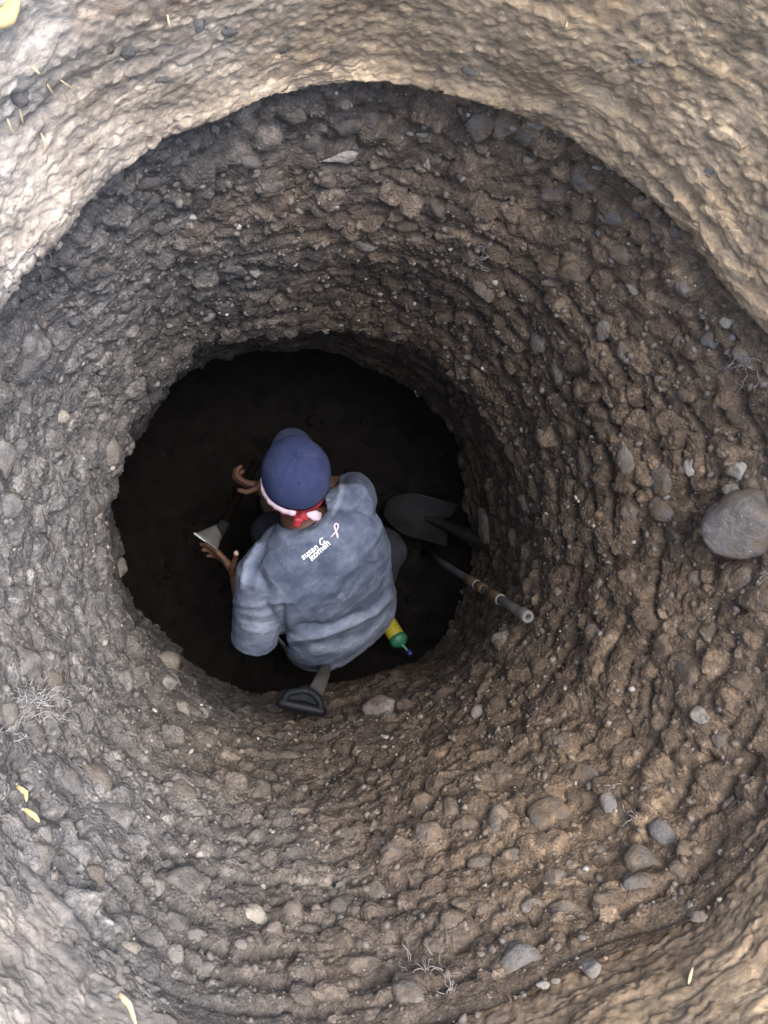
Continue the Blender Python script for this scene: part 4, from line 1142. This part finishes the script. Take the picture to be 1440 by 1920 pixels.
# taped pipe leaning against the right wall
pa = P(795, 1034, .03)
r_, c_ = find(991, 1157); hitp = Vector(XW[r_, c_])
pb = P(990, 1157, hitp.z + .035)
pip = empty('digging_bar', pa, 'grey pipe with rust bands and hollow end leaning from the floor to the right wall', 'pipe')
def along(t): return pa.lerp(pb, t)
dp = (pb - pa).normalized(); Lp = (pb - pa).length
b_ = bmesh.new(); x = dp.orthogonal().normalized(); y = dp.cross(x)
prof = [(0, .0, .0155), (0, Lp - .008, .0165)]
ro = [[b_.verts.new(pa + dp * s + x * r0 * math.cos(2 * math.pi * k / 20) + y * r0 * math.sin(2 * math.pi * k / 20)) for k in range(20)]
      for s, r0 in ((0, .0125), (Lp * .3, .013), (Lp * .6, .0138), (Lp * .85, .0145), (Lp, .0148), (Lp, .008), (Lp - .05, .0075))]
for a, b in zip(ro, ro[1:]):
    for k in range(20): b_.faces.new((a[k], a[(k + 1) % 20], b[(k + 1) % 20], b[k]))
b_.faces.new(ro[0][::-1]); b_.faces.new(ro[-1])
finish('shaft', b_, M_PIPE, pip)
def sleeve(t0, t1, r0, mat, nm):
    b2 = bmesh.new(); lathe(b2, along(t0), dp, [(0, r0 - .002), (.003, r0), ((t1 - t0) * Lp - .003, r0), ((t1 - t0) * Lp, r0 - .002)], 20)
    return finish(nm, b2, mat, pip)
sleeve(.50, .585, .0172, M_RUST, 'rust_band'); sleeve(.585, .60, .0185, M_PALEMETAL, 'ring'); sleeve(.605, .66, .0174, M_RUST, 'rust_band')
sleeve(.71, .79, .0174, M_RUST, 'rust_band'); sleeve(.79, .80, .019, M_PALEMETAL, 'ring')
b_ = bmesh.new()
rr_o = [[b_.verts.new(along(t) + (x * math.cos(2 * math.pi * k / 20) + y * math.sin(2 * math.pi * k / 20)) * r0) for k in range(20)] for t, r0 in ((.955, .0175), (.96, .0195), (.998, .0195), (1.003, .0175), (1.003, .0085), (.97, .0083))]
for a, b in zip(rr_o, rr_o[1:]):
    for k in range(20): b_.faces.new((a[k], a[(k + 1) % 20], b[(k + 1) % 20], b[k]))
finish('end_ring', b_, M_PALEMETAL, pip)

_r, _c = find(565, 1340); ZG = float(XW[_r, _c][2]) + .03
# short spade with a black D-grip, shaft passing under the man
spa = empty('spade', P(600, 1270, ZG - .05), 'short spade with black D-shaped grip resting on the lower ledge behind the man', 'spade')
g0 = P(602, 1278, ZG - .05); gd0 = P(620, 1224, .05)
gax = (g0 - gd0).normalized()
def flatbar(pts, wds, th, wdir, name, mat, parent):
    b2 = bmesh.new(); rs = []
    fr = frames(pts)
    for p, w_, (fx_, fy_, ft_) in zip(pts, wds, fr):
        wd_ = (wdir - ft_ * wdir.dot(ft_)).normalized(); nd = ft_.cross(wd_)
        rs.append([b2.verts.new(Vector(p) + wd_ * a * w_ + nd * b * th) for a, b in ((-1, -.6), (-.8, -1), (.8, -1), (1, -.6), (1, .6), (.8, 1), (-.8, 1), (-1, .6))])
    for a, b in zip(rs, rs[1:]):
        for k in range(8): b2.faces.new((a[k], a[(k + 1) % 8], b[(k + 1) % 8], b[k]))
    b2.faces.new(rs[0][::-1]); b2.faces.new(rs[-1])
    return finish(name, b2, mat, parent)
Wg = (P(602, 1338, ZG) - P(528, 1315, ZG)).normalized()
def fw_(u, v):
    k = u * (len(b2p) - 1); i = min(int(k), len(b2p) - 2); p = b2p[i].lerp(b2p[i + 1], k - i)
    return p.lerp(gA.lerp(gB, u), v * .5) + Vector((0, 0, .006 - .004 * v))
WEB_LATER = fw_
flatbar([gd0, gd0.lerp(g0, .5), gd0.lerp(g0, .85), P(594, 1294, ZG - .02)], [.016, .017, .021, .024], .013, Wg, 'shaft', M_WOOD, spa)
b_ = bmesh.new(); gA, gB = P(530, 1318, ZG), P(600, 1333, ZG); gM = P(574, 1296, ZG - .01)
arc = [gA, gA.lerp(gM, .35) + Vector((-.010, .018, .004)), gA.lerp(gM, .72) + Vector((-.008, .012, .006)), gM + Vector((0, .004, .006)), gM.lerp(gB, .35) + Vector((.012, .010, .006)), gM.lerp(gB, .72) + Vector((.012, .010, .004)), gB]
b2p = []
for i in range(len(arc) - 1):
    for t in range(4): 
        p = [arc[min(max(i + k, 0), len(arc) - 1)] for k in (-1, 0, 1, 2)]; t_ = t / 4
        b2p.append(.5 * ((2 * p[1]) + (p[2] - p[0]) * t_ + (2 * p[0] - 5 * p[1] + 4 * p[2] - p[3]) * t_ * t_ + (3 * p[1] - p[0] - 3 * p[2] + p[3]) * t_ ** 3))
b2p.append(arc[-1])
tube(b_, b2p, [(.012, .017)] * len(b2p), 12, True, True); yo = finish('yoke', b_, M_DARKGREY, spa)
blade_grid(WEB_LATER, 25, 5, .010, 'web', M_DARKGREY, yo)
b_ = bmesh.new(); tube(b_, [p + Vector((0, 0, .015)) for p in b2p], .0018, 8, True, True); finish('seam_ridge', b_, mat_simple('scuffed_ridge', (.07, .076, .085), .6, 0, .3, 40, 0), yo)
b_ = bmesh.new(); tube(b_, [gA + (gA - gB) * .03, gA.lerp(gB, .5), gB + (gB - gA) * .03], [.017, .0185, .017], 18, True, True); finish('grip', b_, M_BLACKPL, spa)
def fb_(u, v):
    xx = (u * 2 - 1); tip = gd0 + (gd0 - g0).normalized() * (.02 * 0)
    dirb = Vector((.35, .92, -.05)).normalized()
    return gd0 + dirb * (.26 * v - .02) + dirb.cross(Vector((0, 0, 1))) * xx * .085 * (1 - .25 * v * v) + Vector((0, 0, .012 * xx * xx - .02))
blade_grid(fb_, 9, 9, .003, 'blade', M_STEELDULL, spa)

# bottle
bt0, bt1 = P(716, 1150, .10), P(750, 1204, .19)
bot_ = empty('bottle', bt0, 'yellow bottle with green shoulder and small blue cap lying at the hip of the man', 'bottle')
ab = (bt1 - bt0).normalized(); Lb = (bt1 - bt0).length
b_ = bmesh.new(); lathe(b_, bt0 - ab * .06, ab, [(0, .026), (.006, .032), (.05, .033), (Lb + .036, .033), (Lb + .042, .031)], 24); finish('body', b_, M_YELLOW, bot_)
b_ = bmesh.new(); lathe(b_, bt1 - ab * .022, ab, [(0, .0335), (.004, .036), (.016, .036), (.026, .031), (.034, .020), (.04, .010)], 24); finish('shoulder', b_, M_GREEN, bot_)
e1 = P(766, 1222, .235)
b_ = bmesh.new(); tube(b_, [bt1 + ab * .012, bt1.lerp(e1, .6), e1], [.007, .0045, .004], 12, True, True); finish('spout', b_, mat_simple('pale_green_plastic', (.07, .20, .14), .5, 0, .1, 30, 0), bot_)
b_ = bmesh.new(); lathe(b_, e1 - (e1 - bt1).normalized() * .004, (e1 - bt1).normalized(), [(0, .007), (.002, .0095), (.018, .0095), (.022, .007)], 16); finish('cap', b_, M_BLUE, bot_)
x = ab.orthogonal().normalized(); y = ab.cross(x)
for k in range(5):
    b_ = bmesh.new(); s_ = Lb - .05 + 0 * k
    q0 = bt0 + ab * (Lb * .30 + .0075 * k)
    upv = (Vector((0, 0, 1)) - ab * ab.z).normalized(); sdv = ab.cross(upv)
    vs = []
    for j in range(7):
        a = -.45 + .9 * j / 6 * (1 if k % 2 == 0 else .75)
        nrm_ = upv * math.cos(a) + sdv * math.sin(a)
        vs.append((b_.verts.new(q0 + nrm_ * .0334), b_.verts.new(q0 + nrm_ * .0334 + ab * .0022)))
    for a, b in zip(vs, vs[1:]): b_.faces.new((a[0], a[1], b[1], b[0]))
    finish('label_stripe', b_, M_INK, bot_)

# ------------------------------------------------------------------ loose stones on the ledges
def seat(px, py):
    r, c = find(px, py); return Vector(XW[r, c]), Vector(N[r, c]), float(pz[r, c])
def loose(px, py, w_, h_, ang, mesh_i, mat, label, lift=.25, sq=.2):
    p, n_, dist = seat(px, py); tc = (CAM - p).normalized()
    a, b = w_ * .5 * dist / FPX, h_ * .5 * dist / FPX
    zd = (tc * .8 + n_ * .4).normalized(); ca, sa = math.cos(math.radians(ang)), math.sin(math.radians(ang))
    xd = RIGHT * ca + UP * sa; xd = (xd - zd * xd.dot(zd)).normalized()
    me_ = stone_mesh(mesh_i, 4, .15, sq, 'loose_stone'); me_.materials.append(mat)
    o = link('loose_stone', me_); o.matrix_world = frame(p + zd * min(a, b) * lift, xd, zd, (a, b, min(a, b) * .85))
    tag(o, label, 'stone')
    return o
def mat_boulder():
    g = NT('grey_boulder'); pos = g.obj(); ps = g.pos()
    c = g.ramp(g.noise(pos, 1.6, 7, .6), [(.3, (.085, .082, .082)), (.48, (.165, .155, .145)), (.58, (.155, .125, .095)), (.78, (.235, .22, .20))])
    c = g.mix(g.math('MULTIPLY', g.ramp(g.noise(ps, 14, 7, .65), [(.52, (0,) * 3), (.66, (1,) * 3)]), .7), c, (.14, .115, .09))
    c = specks(g, ps, c, 130, .2, .94, (.5, .49, .47))
    g.set(g.b, 'Base Color', c); g.b.inputs['Roughness'].default_value = .65; g.b.inputs['Specular IOR Level'].default_value = .3
    g.bump(g.math('ADD', g.noise(ps, 90, 7, .62), g.math('MULTIPLY', g.noise(ps, 22, 5), 1.5)), .7, .007)
    return g.m
M_BOULDER = mat_boulder()
loose(1392, 986, 142, 134, 25, 87, M_BOULDER, 'big smooth grey boulder jutting from the brown wall at the right edge', .22, .9)
loose(708, 1326, 66, 54, 10, 84, M_STONE, 'rounded brown cobble sitting on the low ledge right of the black spade grip', .25, .1)
loose(755, 1318, 36, 30, -15, 85, M_STONE, 'small dark cobble on the low ledge beside the larger rounded cobble', .2, .2)

# ------------------------------------------------------------------ roots, straw
def root_tuft(px, py, spread, n, ln, label, mat, seed, drift=(0, 0), rad=.0007, web=False):
    r = np.random.default_rng(seed)
    b2 = bmesh.new(); p0, n0, dist = seat(px, py)
    for k in range(n):
        qx, qy = px + r.normal(0, spread), py + r.normal(0, spread * .7)
        p, n_, dist = seat(qx, qy)
        p = p - n_ * .004
        if not web:                                  # every rootlet joins the others at the root's foot
            link_ = [(p0 - n0 * .004).lerp(p, t) + n_ * (.010 * math.sin(math.pi * t)) + Vector(r.normal(0, .002, 3)) for t in (.25, .5, .75)]
            tube(b2, [p0 - n0 * .004] + link_ + [p], rad, 5)
        d = (n_ * r.uniform(.5, 1.0) + Vector(r.normal(0, .6, 3)) + RIGHT * drift[0] + UP * drift[1]).normalized()
        pts = [p]; L_ = ln * r.uniform(.4, 1.1); st = max(5, int(L_ / .006))
        for j in range(st):
            d = (d + Vector(r.normal(0, .38, 3)) + Vector((0, 0, -.05)) + (RIGHT * drift[0] + UP * drift[1]) * .12).normalized()
            pts.append(pts[-1] + d * L_ / st)
            if (pts[-1] - p).dot(n_) < .002: pts[-1] += n_ * (.003 - (pts[-1] - p).dot(n_)) * .6
        tube(b2, pts, [rad * (1.25 - .9 * j / st) for j in range(st + 1)], 5)
        if r.random() < .7:
            j0 = int(r.integers(1, max(2, st - 2))); d2 = Vector(r.normal(0, 1, 3)).normalized(); bp = [pts[j0]]
            for j in range(5):
                d2 = (d2 + Vector(r.normal(0, .4, 3))).normalized(); bp.append(bp[-1] + d2 * L_ * .09)
            tube(b2, bp, [rad * .8 * (1 - .14 * j) for j in range(6)], 4)
    o = finish('root_tuft', b2, mat)
    if not web:
        bm3 = bmesh.new(); ell(bm3, p0 - n0 * .004, ((1, 0, 0), (0, 1, 0), (0, 0, 1)), (.003,) * 3, 1)
        bm3.free()
    tag(o, label, 'roots', None, 'stuff' if web else None)
root_tuft(82, 478, 18, 13, .060, 'pale branching rootlets in the dark hollow under the clay at upper left', M_ROOT, 1, (0, -.3), .0008)
root_tuft(85, 1320, 30, 80, .045, 'dense white web of fine roots on the left wall', M_ROOTWEB, 2, (.4, .3), .0006, True)
root_tuft(30, 1362, 14, 20, .040, 'small bluish white root mat at the left picture edge below the web', M_ROOTWEB, 3, (.3, .2), .0006, True)
root_tuft(893, 492, 14, 8, .07, 'thin brown rootlets hanging on the far wall right of centre', M_ROOT, 4, (-.3, -.4), .0007)
root_tuft(1396, 690, 14, 12, .06, 'fine pale rootlets on the right wall above the big boulder', M_ROOT, 5, (0, -.2), .0007)
root_tuft(1178, 1520, 12, 5, .06, 'single zigzag pale root on the lower right wall', M_ROOT, 6, (.2, -.3), .0009)
root_tuft(1150, 1470, 10, 4, .035, 'short pale rootlet stub above the zigzag root on the lower right wall', M_ROOT, 7, (.2, -.2), .0009)
root_tuft(800, 1812, 16, 9, .06, 'curly pale rootlets between cobbles on the near wall at the bottom', M_ROOT, 8, (0, -.3), .0008)
root_tuft(848, 1850, 12, 7, .05, 'fine looping rootlets just right of the bottom grey cobble', M_ROOT, 9, (0, -.3), .0007)
root_tuft(960, 1868, 10, 5, .05, 'dark short rootlets at the clay edge on the bottom right', M_ROOTDARK, 10, (0, -.2), .0008)
root_tuft(1425, 1078, 9, 9, .035, 'wispy rootlets beside the pale cobble under the big boulder', M_ROOT, 11, (0, 0), .0007)
root_tuft(150, 578, 14, 4, .07, 'long pale root lying along the left wall below the clay', M_ROOT, 12, (.7, .2), .0008)

cu_, cv_, cz_ = proj(XCW); cface = ((_C - XCW) * NC_).sum(-1) > 0.0
def seat_clay(px, py):
    d2 = (cu_ - px) ** 2 + (cv_ - py) ** 2; d2 = np.where(cface, d2, 1e9)
    i = np.unravel_index(np.argmin(d2), d2.shape); return Vector(XCW[i]), Vector(NC_[i]), float(cz_[i])
def straw(p0, p1, wpx, label, mat=None, name='straw', on_clay=True, bend=.1):
    f_ = seat_clay if on_clay else seat
    a, na, da = f_(*p0); b, nb_, db = f_(*p1)
    a = a + na * .003; b = b + nb_ * .006
    mid = a.lerp(b, .5) + (na + nb_) * .5 * .006 + Vector(rng.normal(0, 1, 3)) * (b - a).length * bend * .4
    r0 = wpx * .5 * da / FPX
    b2 = bmesh.new(); tube(b2, [a, a.lerp(mid, .6) * .5 + mid * .5 if False else a.lerp(mid, .55), mid, mid.lerp(b, .5), b], [(r0 * .7, r0 * .35), (r0, r0 * .4), (r0, r0 * .4), (r0 * .8, r0 * .35), (r0 * .3, r0 * .2)], 8)
    o = finish(name, b2, mat or M_STRAW); tag(o, label, 'straw' if name == 'straw' else 'leaf')
straw((222, 1868), (252, 1930), 13, 'thick pale yellow stalk lying on the clay at the bottom left')
straw((36, 1472), (50, 1506), 11, 'broken yellow leaf scrap on the left wall, upper of two', M_LEAF, 'leaf_scrap', False, .12)
straw((46, 1526), (62, 1548), 11, 'broken yellow leaf scrap on the left wall, lower of two', M_LEAF, 'leaf_scrap', False, .12)
straw((112, 147), (143, 153), 4, 'thin straw lying flat on the grey patch of the upper left clay')
straw((86, 156), (94, 177), 6, 'short stubby straw poking down from the upper left clay')
straw((32, 200), (38, 232), 4, 'thin hanging straw below the bulge on the upper left clay')
straw((10, 218), (15, 250), 5, 'pale hanging straw nearest the left edge of the upper clay')
straw((57, 120), (72, 137), 6, 'whitish straw on the upper left clay above the grey patch')
straw((75, 247), (78, 285), 4, 'curved straw hanging low on the left clay')
straw((313, 28), (316, 52), 5, 'little pale root end sticking from a hole in the top clay')
straw((1065, 38), (1062, 50), 4, 'white sliver sticking out of the top right clay')
straw((1292, 1850), (1302, 1818), 7, 'pale wood splinter on the lower right clay')
straw((783, 738), (790, 768), 4, 'fine pale straw on the dark back of the pit', None, 'straw', False)
straw((-16, 40), (28, -14), 40, 'yellow leaf curling over the top left corner of the clay', M_LEAF, 'dry_leaf')

# a few stones and chips caught in the clay
for k, (px, py, w_, h_) in enumerate([(205, 90, 28, 26), (238, 94, 36, 42), (306, 148, 36, 18), (40, 176, 44, 50), (372, 40, 30, 44), (545, 62, 22, 16), (530, 92, 20, 18),
                                      (880, 130, 30, 34), (1195, 110, 30, 14), (1010, 232, 30, 14), (1330, 320, 26, 16), (430, 60, 34, 26)]):
    p, n_, dist = seat_clay(px, py); zd = (n_ + (CAM - p).normalized() * .6).normalized()
    xd = (RIGHT - zd * RIGHT.dot(zd)).normalized()
    o = link('stone', BGREY[k % 5] if k % 3 else BASE[k % 12], None, clay)
    a_, b2_ = w_ * .5 * dist / FPX, h_ * .5 * dist / FPX
    o.matrix_world = frame(p - zd * min(a_, b2_) * .35, xd, zd, (a_, b2_, min(a_, b2_) * .7))
